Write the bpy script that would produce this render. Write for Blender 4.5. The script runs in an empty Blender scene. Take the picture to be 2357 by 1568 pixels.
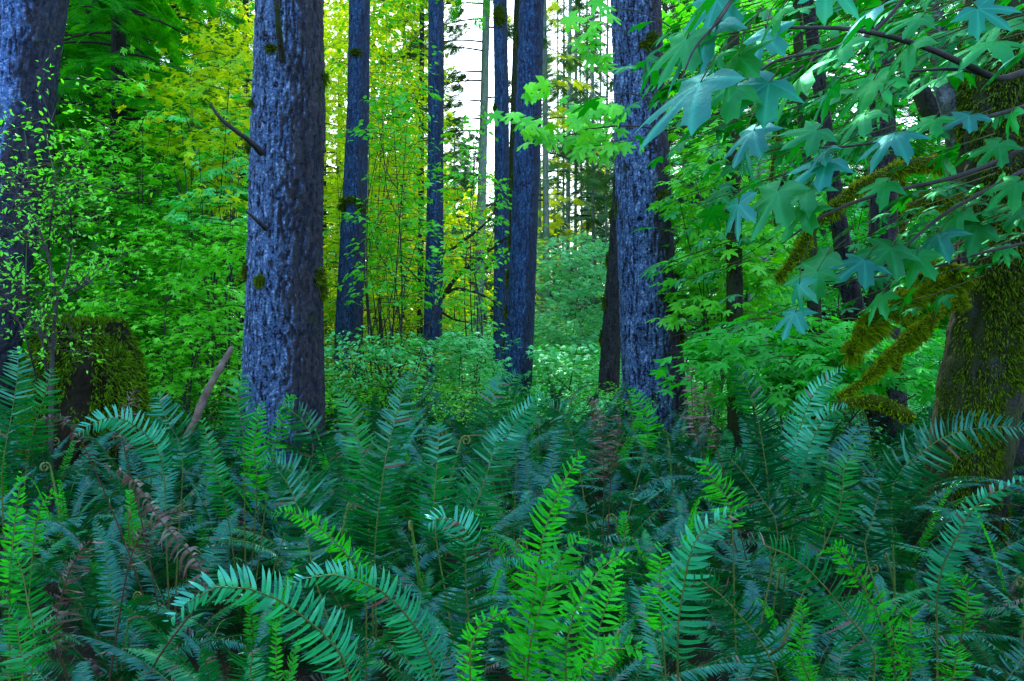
import bpy, math, random
import numpy as np
from mathutils import Vector, Matrix

R = math.radians
scene = bpy.context.scene
col = scene.collection

# ------------------------------------------------------------------ camera model
W0, H0 = 2357.0, 1568.0            # measuring frame used for reading the photograph
FPX = 1850.0
CAM_Z = 1.5
TILT = math.atan(22.0 / FPX)
ct, st = math.cos(TILT), math.sin(TILT)


def at(x, y, Y):
    """world point seen at photo position (x, y) at world depth Y"""
    dx = (x - W0 / 2) / FPX
    dy = (H0 / 2 - y) / FPX
    ry = ct - dy * st
    rz = st + dy * ct
    k = Y / ry
    return np.array([dx * k, Y, CAM_Z + rz * k])


def px(w, Y):
    return w * Y / FPX


def ground_z(x, y):
    return (0.10 * np.sin(x * 0.9 + 1.3) * np.cos(y * 0.7) + 0.06 * np.sin(x * 2.1 + y * 1.7)) * np.minimum(1.0, np.asarray(y) * 0 + 1) \
        + np.clip((np.asarray(y) - 9.0) * 0.018, 0, 1.4)


# ------------------------------------------------------------------ numpy helpers
def nrm(v):
    v = np.asarray(v, float)
    l = np.linalg.norm(v, axis=-1, keepdims=True)
    return v / np.maximum(l, 1e-9)


def _hash(ix, iy, iz, seed):
    h = (ix.astype(np.int64) * 374761393 + iy.astype(np.int64) * 668265263 + iz.astype(np.int64) * 1440662683 + seed * 974634777) & 0xFFFFFFFF
    h = ((h ^ (h >> 13)) * 1274126177) & 0xFFFFFFFF
    h = (h ^ (h >> 16)) & 0xFFFFFFFF
    return h / 4294967295.0


def vnoise(p, seed=0):
    p = np.asarray(p, float)
    i = np.floor(p).astype(np.int64)
    f = p - i
    f = f * f * (3 - 2 * f)
    o = 0
    for a in (0, 1):
        for b in (0, 1):
            for c in (0, 1):
                w = (f[..., 0] if a else 1 - f[..., 0]) * (f[..., 1] if b else 1 - f[..., 1]) * (f[..., 2] if c else 1 - f[..., 2])
                o = o + w * _hash(i[..., 0] + a, i[..., 1] + b, i[..., 2] + c, seed)
    return o


def fbm(p, seed=0, oct=3):
    p = np.asarray(p, float)
    o, a, t = 0, 1.0, 0
    for k in range(oct):
        o = o + a * vnoise(p * (2 ** k), seed + k)
        t += a
        a *= 0.5
    return o / t


def catmull(pts, n):
    """smooth curve through pts sampled with n points"""
    P = np.asarray(pts, float)
    if len(P) == 2:
        t = np.linspace(0, 1, n)[:, None]
        return P[0] * (1 - t) + P[1] * t
    Q = np.vstack([2 * P[0] - P[1], P, 2 * P[-1] - P[-2]])
    d = np.linalg.norm(np.diff(P[:, :3], axis=0), axis=1)
    s = np.concatenate([[0], np.cumsum(d)])
    u = np.linspace(0, s[-1], n)
    k = np.clip(np.searchsorted(s, u, side='right') - 1, 0, len(P) - 2)
    t = ((u - s[k]) / np.maximum(s[k + 1] - s[k], 1e-9))[:, None]
    p0, p1, p2, p3 = Q[k], Q[k + 1], Q[k + 2], Q[k + 3]
    return 0.5 * ((2 * p1) + (-p0 + p2) * t + (2 * p0 - 5 * p1 + 4 * p2 - p3) * t ** 2 + (-p0 + 3 * p1 - 3 * p2 + p3) * t ** 3)


class MB:
    """collects geometry and links it as ONE mesh object"""

    def __init__(s):
        s.v, s.l, s.n, s.m, s.t, s.e = [], [], [], [], [], []
        s.c = 0

    def add(s, verts, faces, mat=0, tint=0.5, vein=None):
        verts = np.asarray(verts, float).reshape(-1, 3)
        k = len(verts)
        faces = np.asarray(faces, np.int64)
        s.v.append(verts)
        s.l.append((faces + s.c).ravel())
        s.n.append(np.full(len(faces), faces.shape[1], np.int32))
        s.m.append(np.broadcast_to(np.asarray(mat, np.int32), (len(faces),)))
        s.t.append(np.broadcast_to(np.asarray(tint, float), (k,)))
        s.e.append(np.zeros(k) if vein is None else np.asarray(vein, float))
        s.c += k

    def mesh(s, name, mats, smooth=True):
        v = np.concatenate(s.v)
        l = np.concatenate(s.l)
        n = np.concatenate(s.n)
        me = bpy.data.meshes.new(name)
        me.vertices.add(len(v))
        me.vertices.foreach_set('co', v.astype(np.float32).ravel())
        me.loops.add(len(l))
        me.loops.foreach_set('vertex_index', l.astype(np.int32))
        me.polygons.add(len(n))
        st_ = np.concatenate([[0], np.cumsum(n)[:-1]]).astype(np.int32)
        me.polygons.foreach_set('loop_start', st_)
        me.polygons.foreach_set('loop_total', n.astype(np.int32))
        me.polygons.foreach_set('material_index', np.concatenate(s.m))
        me.polygons.foreach_set('use_smooth', np.full(len(n), smooth))
        a = me.attributes.new('tint', 'FLOAT', 'POINT')
        a.data.foreach_set('value', np.concatenate(s.t).astype(np.float32))
        a = me.attributes.new('vein', 'FLOAT', 'POINT')
        a.data.foreach_set('value', np.concatenate(s.e).astype(np.float32))
        me.update(calc_edges=True)
        for m in (mats if isinstance(mats, (list, tuple)) else [mats]):
            me.materials.append(m)
        return me

    def build(s, name, mats, parent=None, off=None, smooth=True):
        if off is not None:
            s.v = [x - np.asarray(off) for x in s.v]
        return link(name, s.mesh(name, mats, smooth), parent)


def link(name, data, parent=None):
    o = bpy.data.objects.new(name, data)
    col.objects.link(o)
    if parent is not None:
        o.parent = parent
    return o


def thing(name, label, cat, loc=(0, 0, 0), group=None, rotz=0):
    o = bpy.data.objects.new(name, None)
    col.objects.link(o)
    o.location = [float(q) for q in loc]
    o.rotation_euler = (0, 0, rotz)
    o.empty_display_size = 0.1
    return tag(o, label, cat, group)


def tag(o, label=None, cat=None, group=None, kind=None):
    if label: o['label'] = label
    if cat: o['category'] = cat
    if group: o['group'] = group
    if kind: o['kind'] = kind
    return o


def copy_thing(root, loc, rotz, scale, label=None, group=None):
    r = root.copy()
    col.objects.link(r)
    r.location = [float(q) for q in loc]
    r.rotation_euler = (0, 0, rotz)
    r.scale = (scale,) * 3 if np.isscalar(scale) else scale
    if label: r['label'] = label
    if group: r['group'] = group
    for ch in root.children:
        c = ch.copy()
        col.objects.link(c)
        c.parent = r
    return r


# ------------------------------------------------------------------ materials
def nodes(name):
    m = bpy.data.materials.new(name)
    m.use_nodes = True
    nt = m.node_tree
    nt.nodes.clear()
    return m, nt, lambda t, **kw: _node(nt, t, kw)


def _node(nt, t, kw):
    n = nt.nodes.new(t)
    for k, v in kw.items():
        setattr(n, k, v)
    return n


def mix_rgb(nt, fac, a, b, blend='MIX'):
    n = nt.nodes.new('ShaderNodeMix')
    n.data_type = 'RGBA'
    n.blend_type = blend
    for sock, val in ((n.inputs[0], fac), (n.inputs[6], a), (n.inputs[7], b)):
        if hasattr(val, 'is_linked') or isinstance(val, bpy.types.NodeSocket):
            nt.links.new(val, sock)
        elif isinstance(val, (tuple, list)):
            sock.default_value = (*val[:3], 1)
        else:
            sock.default_value = val
    return n.outputs[2]


def ramp(nt, fac, stops):
    n = nt.nodes.new('ShaderNodeValToRGB')
    e = n.color_ramp.elements
    while len(e) < len(stops):
        e.new(0.5)
    for i, (p, c) in enumerate(stops):
        e[i].position = p
        e[i].color = (*c, 1) if len(c) == 3 else c
    nt.links.new(fac, n.inputs[0])
    return n.outputs[0]


def leaf_mat(name, dark, light, trans, tfac=0.4, rough=0.45, spec=0.5, vein=None, back=None, sheen=(0.25, 1.0, 0.6)):
    """two-sided leaf: glossy diffuse skin plus light shining through"""
    m, nt, N = nodes(name)
    at_ = N('ShaderNodeAttribute', attribute_name='tint')
    oi = N('ShaderNodeObjectInfo')
    ad = N('ShaderNodeMath', operation='MULTIPLY_ADD')
    nt.links.new(oi.outputs['Random'], ad.inputs[0])
    ad.inputs[1].default_value = 0.65
    ma = N('ShaderNodeMath', operation='MULTIPLY')
    nt.links.new(at_.outputs['Fac'], ma.inputs[0])
    ma.inputs[1].default_value = 0.75
    nt.links.new(ma.outputs[0], ad.inputs[2])
    geo = N('ShaderNodeNewGeometry')
    tc = N('ShaderNodeTexCoord')
    nz = N('ShaderNodeTexNoise')
    nz.inputs['Scale'].default_value = 16.0
    nz.inputs['Detail'].default_value = 5.0
    nz.inputs['Roughness'].default_value = 0.65
    nt.links.new(tc.outputs['Object'], nz.inputs['Vector'])
    f2 = N('ShaderNodeMath', operation='MULTIPLY_ADD')
    nt.links.new(nz.outputs['Fac'], f2.inputs[0])
    f2.inputs[1].default_value = 0.9
    nt.links.new(ad.outputs[0], f2.inputs[2])
    sb = N('ShaderNodeMath', operation='SUBTRACT', use_clamp=True)
    nt.links.new(f2.outputs[0], sb.inputs[0])
    sb.inputs[1].default_value = 0.68
    c = mix_rgb(nt, sb.outputs[0], dark, light)
    if back:
        c = mix_rgb(nt, geo.outputs['Backfacing'], c, mix_rgb(nt, sb.outputs[0], *back))
    if vein:
        va = N('ShaderNodeAttribute', attribute_name='vein')
        pw = N('ShaderNodeMath', operation='POWER')
        nt.links.new(va.outputs['Fac'], pw.inputs[0])
        pw.inputs[1].default_value = 5.0
        mu = N('ShaderNodeMath', operation='MULTIPLY')
        nt.links.new(pw.outputs[0], mu.inputs[0])
        mu.inputs[1].default_value = 0.55
        c = mix_rgb(nt, mu.outputs[0], c, vein)
    bp = N('ShaderNodeBump')
    bp.inputs['Strength'].default_value = 0.35
    bp.inputs['Distance'].default_value = 0.01
    nt.links.new(nz.outputs['Fac'], bp.inputs['Height'])
    p = N('ShaderNodeBsdfDiffuse')
    nt.links.new(bp.outputs[0], p.inputs['Normal'])
    nt.links.new(c, p.inputs['Color'])
    t = N('ShaderNodeBsdfTranslucent')
    tcol = mix_rgb(nt, sb.outputs[0], tuple(q * 0.6 for q in trans), trans)
    nt.links.new(tcol, t.inputs['Color'])
    mx = N('ShaderNodeMixShader')
    mx.inputs[0].default_value = tfac
    nt.links.new(p.outputs[0], mx.inputs[1])
    nt.links.new(t.outputs[0], mx.inputs[2])
    # waxy sheen, tinted by the leaf
    g = N('ShaderNodeBsdfGlossy')
    g.inputs['Color'].default_value = (*sheen, 1)
    g.inputs['Roughness'].default_value = rough
    nt.links.new(bp.outputs[0], g.inputs['Normal'])
    m2 = N('ShaderNodeMixShader')
    m2.inputs[0].default_value = spec * 0.11
    nt.links.new(mx.outputs[0], m2.inputs[1])
    nt.links.new(g.outputs[0], m2.inputs[2])
    out = N('ShaderNodeOutputMaterial')
    nt.links.new(m2.outputs[0], out.inputs[0])
    return m


def bark_mat(name, crack, plate, pale, shade_tone, moss=(0.022, 0.050, 0.003), moss_amt=0.35, scale=1.0, side=0.0, bump=0.9):
    m, nt, N = nodes(name)
    tc = N('ShaderNodeTexCoord')
    mp = N('ShaderNodeMapping')
    mp.inputs['Scale'].default_value = (scale, scale, scale * 0.42)
    nt.links.new(tc.outputs['Object'], mp.inputs[0])
    wn = N('ShaderNodeTexNoise')
    wn.inputs['Scale'].default_value = 9.0
    wn.inputs['Detail'].default_value = 4.0
    nt.links.new(mp.outputs[0], wn.inputs['Vector'])
    va = N('ShaderNodeVectorMath', operation='MULTIPLY_ADD')
    nt.links.new(wn.outputs['Color'], va.inputs[0])
    va.inputs[1].default_value = (0.09, 0.09, 0.09)
    nt.links.new(mp.outputs[0], va.inputs[2])
    vc = N('ShaderNodeTexVoronoi', feature='F1')
    vc.inputs['Scale'].default_value = 40.0
    nt.links.new(va.outputs[0], vc.inputs['Vector'])
    fine = N('ShaderNodeTexNoise')
    fine.inputs['Scale'].default_value = 60.0
    fine.inputs['Detail'].default_value = 6.0
    fine.inputs['Roughness'].default_value = 0.75
    nt.links.new(mp.outputs[0], fine.inputs['Vector'])
    # horizontal flake edges
    m2 = N('ShaderNodeMapping')
    m2.inputs['Scale'].default_value = (scale * 34, scale * 34, scale * 46)
    nt.links.new(tc.outputs['Object'], m2.inputs[0])
    fl = N('ShaderNodeTexNoise')
    fl.inputs['Scale'].default_value = 1.0
    fl.inputs['Detail'].default_value = 4.0
    fl.inputs['Roughness'].default_value = 0.6
    nt.links.new(m2.outputs[0], fl.inputs['Vector'])
    # long vertical furrows
    m3 = N('ShaderNodeMapping')
    m3.inputs['Scale'].default_value = (scale * 20, scale * 20, scale * 3.2)
    nt.links.new(va.outputs[0], m3.inputs[0])
    m3.inputs['Scale'].default_value = (30, 30, 8.0)
    fu = N('ShaderNodeTexNoise')
    fu.inputs['Scale'].default_value = 1.0
    fu.inputs['Detail'].default_value = 3.0
    nt.links.new(m3.outputs[0], fu.inputs['Vector'])
    fr = N('ShaderNodeMapRange')
    nt.links.new(fu.outputs['Fac'], fr.inputs[0])
    fr.inputs[1].default_value = 0.36
    fr.inputs[2].default_value = 0.50
    cell = N('ShaderNodeSeparateColor')
    nt.links.new(vc.outputs['Color'], cell.inputs[0])
    def madd(x, k, y):
        n = N('ShaderNodeMath', operation='MULTIPLY_ADD')
        nt.links.new(x, n.inputs[0])
        n.inputs[1].default_value = k
        if isinstance(y, float):
            n.inputs[2].default_value = y
        else:
            nt.links.new(y, n.inputs[2])
        return n.outputs[0]
    ta = N('ShaderNodeAttribute', attribute_name='tint')
    ht = N('ShaderNodeMath', operation='ADD')
    nt.links.new(madd(fl.outputs['Fac'], 1.1, madd(fine.outputs['Fac'], 0.7, madd(cell.outputs[0], 0.35, 0.0))), ht.inputs[0])
    nt.links.new(madd(fr.outputs[0], 0.5, 0.0), ht.inputs[1])
    v = madd(fl.outputs['Fac'], 1.45, madd(fine.outputs['Fac'], 1.0, madd(cell.outputs[0], 0.28, madd(ta.outputs['Fac'], 0.34, madd(fr.outputs[0], 0.34, -1.425)))))
    c = ramp(nt, v, [(0.14, crack), (0.40, plate), (0.56, plate), (0.85, pale)])
    # right side darker: the trunk's shaded side painted into the bark colour
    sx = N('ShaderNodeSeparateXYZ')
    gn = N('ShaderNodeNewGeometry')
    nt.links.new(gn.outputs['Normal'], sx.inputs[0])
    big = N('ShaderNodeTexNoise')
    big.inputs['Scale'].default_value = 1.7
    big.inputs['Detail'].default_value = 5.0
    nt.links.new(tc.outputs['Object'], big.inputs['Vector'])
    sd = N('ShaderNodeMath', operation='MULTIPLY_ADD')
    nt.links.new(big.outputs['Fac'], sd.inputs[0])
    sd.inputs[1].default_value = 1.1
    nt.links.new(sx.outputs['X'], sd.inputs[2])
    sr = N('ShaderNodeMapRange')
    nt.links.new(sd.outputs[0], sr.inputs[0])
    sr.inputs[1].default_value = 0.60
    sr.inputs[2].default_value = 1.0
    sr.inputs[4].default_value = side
    c = mix_rgb(nt, sr.outputs[0], c, mix_rgb(nt, ta.outputs['Fac'], crack, shade_tone))
    # moss patches
    mo = N('ShaderNodeTexNoise')
    mo.inputs['Scale'].default_value = 3.2
    mo.inputs['Detail'].default_value = 7.0
    mo.inputs['Roughness'].default_value = 0.65
    nt.links.new(tc.outputs['Object'], mo.inputs['Vector'])
    ax = N('ShaderNodeMath', operation='ABSOLUTE')
    nt.links.new(sx.outputs['X'], ax.inputs[0])
    mm = N('ShaderNodeMath', operation='MULTIPLY_ADD')
    nt.links.new(ax.outputs[0], mm.inputs[0])
    mm.inputs[1].default_value = 0.16
    nt.links.new(mo.outputs['Fac'], mm.inputs[2])
    mr = N('ShaderNodeMapRange')
    nt.links.new(mm.outputs[0], mr.inputs[0])
    mr.inputs[1].default_value = 0.78 - moss_amt * 0.4
    mr.inputs[2].default_value = 0.90 - moss_amt * 0.4
    mr.inputs[4].default_value = 0.9
    c = mix_rgb(nt, mr.outputs[0], c, mix_rgb(nt, fine.outputs['Fac'], tuple(q * 0.35 for q in moss), moss))
    p = N('ShaderNodeBsdfPrincipled')
    nt.links.new(c, p.inputs['Base Color'])
    p.inputs['Roughness'].default_value = 0.8
    p.inputs['Specular IOR Level'].default_value = 0.25
    b = N('ShaderNodeBump')
    b.inputs['Strength'].default_value = bump
    b.inputs['Distance'].default_value = 0.02
    nt.links.new(ht.outputs[0], b.inputs['Height'])
    nt.links.new(b.outputs[0], p.inputs['Normal'])
    out = N('ShaderNodeOutputMaterial')
    nt.links.new(p.outputs[0], out.inputs[0])
    return m


def plain_mat(name, a, b, scale=8.0, rough=0.85, spec=0.2, bump=0.4, trans=None):
    m, nt, N = nodes(name)
    tc = N('ShaderNodeTexCoord')
    nz = N('ShaderNodeTexNoise')
    nz.inputs['Scale'].default_value = scale
    nz.inputs['Detail'].default_value = 6.0
    nz.inputs['Roughness'].default_value = 0.65
    nt.links.new(tc.outputs['Object'], nz.inputs['Vector'])
    at_ = N('ShaderNodeAttribute', attribute_name='tint')
    ad = N('ShaderNodeMath', operation='MULTIPLY_ADD')
    nt.links.new(at_.outputs['Fac'], ad.inputs[0])
    ad.inputs[1].default_value = 0.6
    nt.links.new(nz.outputs['Fac'], ad.inputs[2])
    c = ramp(nt, ad.outputs[0], [(0.5, a), (1.05, b)])
    p = N('ShaderNodeBsdfPrincipled')
    nt.links.new(c, p.inputs['Base Color'])
    p.inputs['Roughness'].default_value = rough
    p.inputs['Specular IOR Level'].default_value = spec
    bp = N('ShaderNodeBump')
    bp.inputs['Strength'].default_value = bump
    bp.inputs['Distance'].default_value = 0.02
    nt.links.new(nz.outputs['Fac'], bp.inputs['Height'])
    nt.links.new(bp.outputs[0], p.inputs['Normal'])
    out = N('ShaderNodeOutputMaterial')
    if trans:
        t = N('ShaderNodeBsdfTranslucent')
        t.inputs['Color'].default_value = (*trans, 1)
        mx = N('ShaderNodeMixShader')
        mx.inputs[0].default_value = 0.4
        nt.links.new(p.outputs[0], mx.inputs[1])
        nt.links.new(t.outputs[0], mx.inputs[2])
        nt.links.new(mx.outputs[0], out.inputs[0])
    else:
        nt.links.new(p.outputs[0], out.inputs[0])
    return m


M = {}
# ferns
M['fern_old'] = leaf_mat('fern_blade_old', (0.0005, 0.016, 0.005), (0.004, 0.15, 0.040), (0.002, 0.20, 0.005), 0.24, 0.30, 0.75, sheen=(0.26, 0.85, 0.92))
M['fern_mid'] = leaf_mat('fern_blade_green', (0.001, 0.06, 0.012), (0.008, 0.22, 0.045), (0.004, 0.34, 0.006), 0.32, 0.40, 0.7)
M['fern_young'] = leaf_mat('fern_blade_young', (0.005, 0.22, 0.003), (0.035, 0.44, 0.018), (0.02, 0.60, 0.003), 0.42, 0.5, 0.3)
M['fern_pale'] = leaf_mat('fern_blade_pale', (0.004, 0.15, 0.08), (0.04, 0.40, 0.25), (0.004, 0.40, 0.03), 0.22, 0.36, 0.8, sheen=(0.35, 0.95, 0.95))
M['fern_dead'] = leaf_mat('fern_blade_dead', (0.035, 0.022, 0.024), (0.24, 0.16, 0.18), (0.12, 0.06, 0.03), 0.2, 0.55, 0.4)
M['rachis'] = plain_mat('fern_stipe', (0.015, 0.05, 0.006), (0.09, 0.14, 0.03), 12, 0.6, 0.3, 0.2)
M['rachis_dead'] = plain_mat('fern_stipe_dead', (0.02, 0.013, 0.008), (0.08, 0.05, 0.03), 12)
# broad leaves
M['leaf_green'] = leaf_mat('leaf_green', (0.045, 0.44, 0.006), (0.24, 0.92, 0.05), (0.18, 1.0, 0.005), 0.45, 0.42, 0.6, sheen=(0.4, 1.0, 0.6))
M['leaf_sunny'] = leaf_mat('leaf_sunlit', (0.10, 0.50, 0.005), (0.74, 0.98, 0.02), (0.80, 1.0, 0.006), 0.55, 0.5, 0.2)  # sunlight painted in: yellower, brighter copy of the green leaf
M['leaf_teal'] = leaf_mat('leaf_teal', (0.04, 0.44, 0.07), (0.20, 0.90, 0.30), (0.09, 0.92, 0.03), 0.38, 0.42, 0.8, sheen=(0.45, 1.0, 0.85))
M['leaf_dark'] = leaf_mat('leaf_dark', (0.001, 0.08, 0.004), (0.008, 0.20, 0.012), (0.006, 0.42, 0.004), 0.4, 0.5, 0.2)
M['maple_leaf'] = leaf_mat('maple_leaf', (0.001, 0.045, 0.026), (0.004, 0.16, 0.11), (0.002, 0.40, 0.006), 0.34, 0.36, 0.6, vein=(0.03, 0.40, 0.26), back=((0.001, 0.08, 0.002), (0.005, 0.26, 0.012)), sheen=(0.30, 0.80, 1.0))
M['leaf_hazy'] = leaf_mat('leaf_hazy', (0.11, 0.50, 0.20), (0.26, 0.88, 0.42), (0.22, 0.90, 0.20), 0.45, 0.5, 0.25)  # distance haze put into the leaf colour
M['leaf_mid'] = leaf_mat('leaf_mid_green', (0.008, 0.17, 0.008), (0.05, 0.50, 0.04), (0.04, 0.80, 0.004), 0.42, 0.45, 0.4)
M['maple_green'] = leaf_mat('maple_leaf_green', (0.002, 0.055, 0.005), (0.010, 0.21, 0.034), (0.010, 0.54, 0.003), 0.36, 0.36, 0.55, vein=(0.008, 0.26, 0.07), back=((0.001, 0.07, 0.002), (0.005, 0.22, 0.008)))
# conifers
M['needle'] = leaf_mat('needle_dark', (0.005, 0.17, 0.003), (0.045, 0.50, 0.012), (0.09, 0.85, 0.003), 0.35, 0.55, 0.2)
M['needle_sun'] = leaf_mat('needle_sunlit', (0.05, 0.20, 0.006), (0.40, 0.58, 0.012), (0.75, 0.92, 0.008), 0.5, 0.55, 0.2)  # needles with the sun's yellow put into their colour
M['needle_haze'] = leaf_mat('needle_hazy', (0.035, 0.13, 0.055), (0.12, 0.30, 0.13), (0.12, 0.36, 0.04), 0.25, 0.55, 0.1)  # distance haze painted in as a paler needle colour
# wood
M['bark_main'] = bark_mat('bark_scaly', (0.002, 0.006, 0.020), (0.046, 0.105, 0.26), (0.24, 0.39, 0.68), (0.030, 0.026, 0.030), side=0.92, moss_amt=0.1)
M['bark_lit'] = bark_mat('bark_scaly_lit', (0.004, 0.010, 0.034), (0.060, 0.150, 0.44), (0.30, 0.50, 0.95), (0.030, 0.026, 0.030), side=0.92, moss_amt=0.1)  # lit copy of the scaly bark, stronger light painted into the colours
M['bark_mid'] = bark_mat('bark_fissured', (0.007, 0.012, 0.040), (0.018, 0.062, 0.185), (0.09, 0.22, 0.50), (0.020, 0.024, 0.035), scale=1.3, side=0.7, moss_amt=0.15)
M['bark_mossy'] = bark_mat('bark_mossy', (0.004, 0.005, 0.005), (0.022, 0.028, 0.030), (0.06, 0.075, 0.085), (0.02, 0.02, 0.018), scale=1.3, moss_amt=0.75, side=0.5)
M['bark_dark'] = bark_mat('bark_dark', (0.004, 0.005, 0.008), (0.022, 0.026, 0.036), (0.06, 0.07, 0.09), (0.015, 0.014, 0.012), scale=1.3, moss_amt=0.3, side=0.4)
M['bark_haze'] = bark_mat('bark_hazy', (0.10, 0.15, 0.15), (0.22, 0.30, 0.30), (0.32, 0.40, 0.40), (0.15, 0.20, 0.18), scale=1.3, moss_amt=0.2, side=0.3)  # paler bark, distance haze painted into the colour
M['bark_grey'] = bark_mat('bark_pale_grey', (0.02, 0.03, 0.04), (0.09, 0.12, 0.15), (0.2, 0.24, 0.27), (0.03, 0.035, 0.03), scale=0.9, moss_amt=0.55, side=0.5, bump=0.5)
M['twig'] = plain_mat('twig_bark', (0.012, 0.012, 0.014), (0.055, 0.055, 0.065), 20)
M['twig_green'] = plain_mat('twig_green', (0.012, 0.03, 0.01), (0.05, 0.09, 0.03), 20)
M['moss_green'] = plain_mat('moss_green', (0.010, 0.040, 0.001), (0.09, 0.23, 0.004), 16, 0.95, 0.1, 0.8)
M['moss_dark'] = plain_mat('moss_dark', (0.012, 0.032, 0.001), (0.09, 0.18, 0.005), 16, 0.95, 0.1, 0.8)
M['moss'] = plain_mat('moss', (0.030, 0.085, 0.001), (0.21, 0.40, 0.003), 16, 0.95, 0.1, 0.8, trans=(0.14, 0.22, 0.01))
M['moss_body'] = plain_mat('moss_felt', (0.008, 0.018, 0.001), (0.045, 0.075, 0.004), 14, 0.95, 0.1, 1.0)
M['deadwood'] = plain_mat('weathered_wood', (0.025, 0.02, 0.018), (0.17, 0.14, 0.13), 14, 0.8, 0.2, 0.8)
M['soil'] = plain_mat('forest_soil', (0.008, 0.010, 0.007), (0.03, 0.035, 0.018), 3.0, 0.95, 0.1, 0.8)
M['stump'] = plain_mat('rotten_wood', (0.003, 0.003, 0.0025), (0.022, 0.021, 0.014), 6, 0.95, 0.1, 1.0)


# ------------------------------------------------------------------ shape helpers
def tube(mb, pts, radii, sides=6, mat=0, tint=0.5, n=None, jitter=0.0, seed=0):
    P = np.asarray(pts, float)
    rr = np.asarray(radii, float)
    if n:
        s0 = np.linspace(0, 1, len(rr))
        P = catmull(P, n)
        rr = np.interp(np.linspace(0, 1, n), s0, rr)
    k = len(P)
    T = nrm(np.gradient(P, axis=0))
    ref = np.array([0.0, 0, 1.0]) if abs(T[0, 2]) < 0.8 else np.array([1.0, 0, 0])
    S = nrm(np.cross(T, ref))
    U = np.cross(S, T)
    a = np.linspace(0, 2 * math.pi, sides, endpoint=False)
    ring = S[:, None, :] * np.cos(a)[None, :, None] + U[:, None, :] * np.sin(a)[None, :, None]
    r3 = np.repeat(rr[:, None], sides, 1)
    if jitter:
        q = P[:, None, :] + ring * rr[:, None, None]
        r3 = r3 * (1 + jitter * (fbm(q * 18, seed) * 2 - 1))
    V = P[:, None, :] + ring * r3[:, :, None]
    i = np.arange(k - 1)[:, None] * sides
    j = np.arange(sides)[None, :]
    j2 = (j + 1) % sides
    F = np.stack([i + j, i + j2, i + sides + j2, i + sides + j], -1).reshape(-1, 4)
    mb.add(V.reshape(-1, 3), F, mat, tint)
    # caps
    c0 = np.vstack([V[-1], P[-1:] + T[-1:] * rr[-1] * 0.6])
    mb.add(c0, np.stack([np.arange(sides), (np.arange(sides) + 1) % sides, np.full(sides, sides)], -1), mat, tint)


def leaves(mb, tpl, Pos, F, Nn, size, tint, mat=0):
    """many copies of one leaf template: tpl=(verts, faces, vein)"""
    tv, tf, tve = tpl
    Pos = np.asarray(Pos, float)
    n = len(Pos)
    if n == 0:
        return
    X = nrm(F)
    Z = np.asarray(Nn, float)
    Z = nrm(Z - X * (Z * X).sum(-1, keepdims=True))
    Y = np.cross(Z, X)
    size = np.broadcast_to(np.asarray(size, float), (n,))
    V = Pos[:, None, :] + size[:, None, None] * (tv[None, :, 0, None] * X[:, None, :] + tv[None, :, 1, None] * Y[:, None, :] + tv[None, :, 2, None] * Z[:, None, :])
    k = len(tv)
    off = (np.arange(n) * k)[:, None, None]
    tint = np.repeat(np.broadcast_to(np.asarray(tint, float), (n,)), k)
    first = True
    V = V.reshape(-1, 3)
    for f in tf:
        f = np.asarray(f)
        FF = (f[None] + off).reshape(-1, f.shape[1])
        if first:
            mb.add(V, FF, mat, tint, None if tve is None else np.tile(tve, n))
            first = False
        else:
            mb.l.append((FF + mb.c - len(V)).ravel())
            mb.n.append(np.full(len(FF), f.shape[1], np.int32))
            mb.m.append(np.full(len(FF), mat, np.int32))


def tpl_ovate():
    x = [0, .28, .62, 1.0]
    w = [0, .22, .19, 0]
    v = [(0, 0, 0), (.28, .23, .05), (.28, -.23, .05), (.30, 0, 0), (.65, .19, .03), (.65, -.19, .03), (.66, 0, -.03), (1, 0, -.12)]
    t = [(0, 3, 1), (0, 2, 3), (4, 6, 7), (6, 5, 7)]
    q = [(1, 3, 6, 4), (3, 2, 5, 6)]
    return np.array(v, float), [np.array(t), np.array(q)], None


HALF = [(0, 1.0), (5, .86), (11, .76), (12, .64), (18, .40), (27, .54), (29, .68), (38, .80), (42, .97), (48, .84), (57, .74), (62, .56), (71, .38), (84, .46), (92, .56), (101, .68), (110, .50), (130, .36), (158, .26), (176, .08)]


def tpl_maple(fine=True, droop=0.22, seed=0):
    rnd = random.Random(seed)
    full = [(a, r * rnd.uniform(.93, 1.07)) for a, r in HALF] + [(-a, r * rnd.uniform(.93, 1.07)) for a, r in reversed(HALF) if a > 0]
    A = np.radians([a for a, r in full])
    r = np.array([q for a, q in full])
    n = len(A)
    tips = np.radians([0, 42, -42, 101, -101])
    dist = np.min(np.abs(A[:, None] - tips[None]), axis=1)
    ridge = np.exp(-(dist / 0.16) ** 2)
    rings = (0.0, 0.36, 0.72, 1.0) if fine else (0.0, 1.0)
    V, E = [(0, 0, 0)], [1.0]
    for f in rings[1:]:
        for k in range(n):
            rad = r[k] * f
            x, y = rad * math.cos(A[k]), rad * math.sin(A[k])
            z = -droop * rad * rad - 0.10 * abs(y) ** 1.5 + 0.05 * ridge[k] * (f if f < 1 else .6)
            V.append((x, y, z))
            E.append(ridge[k])
    V = np.array(V)
    q, t = [], []
    for k in range(n):
        k2 = (k + 1) % n
        if k2 == 0:
            pass
        t.append((0, 1 + k, 1 + k2))
        for g in range(len(rings) - 2):
            b = 1 + g * n
            q.append((b + k, b + n + k, b + n + k2, b + k2))
    F = [np.array(t)] + ([np.array(q)] if q else [])
    return V, F, np.array(E)


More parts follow.
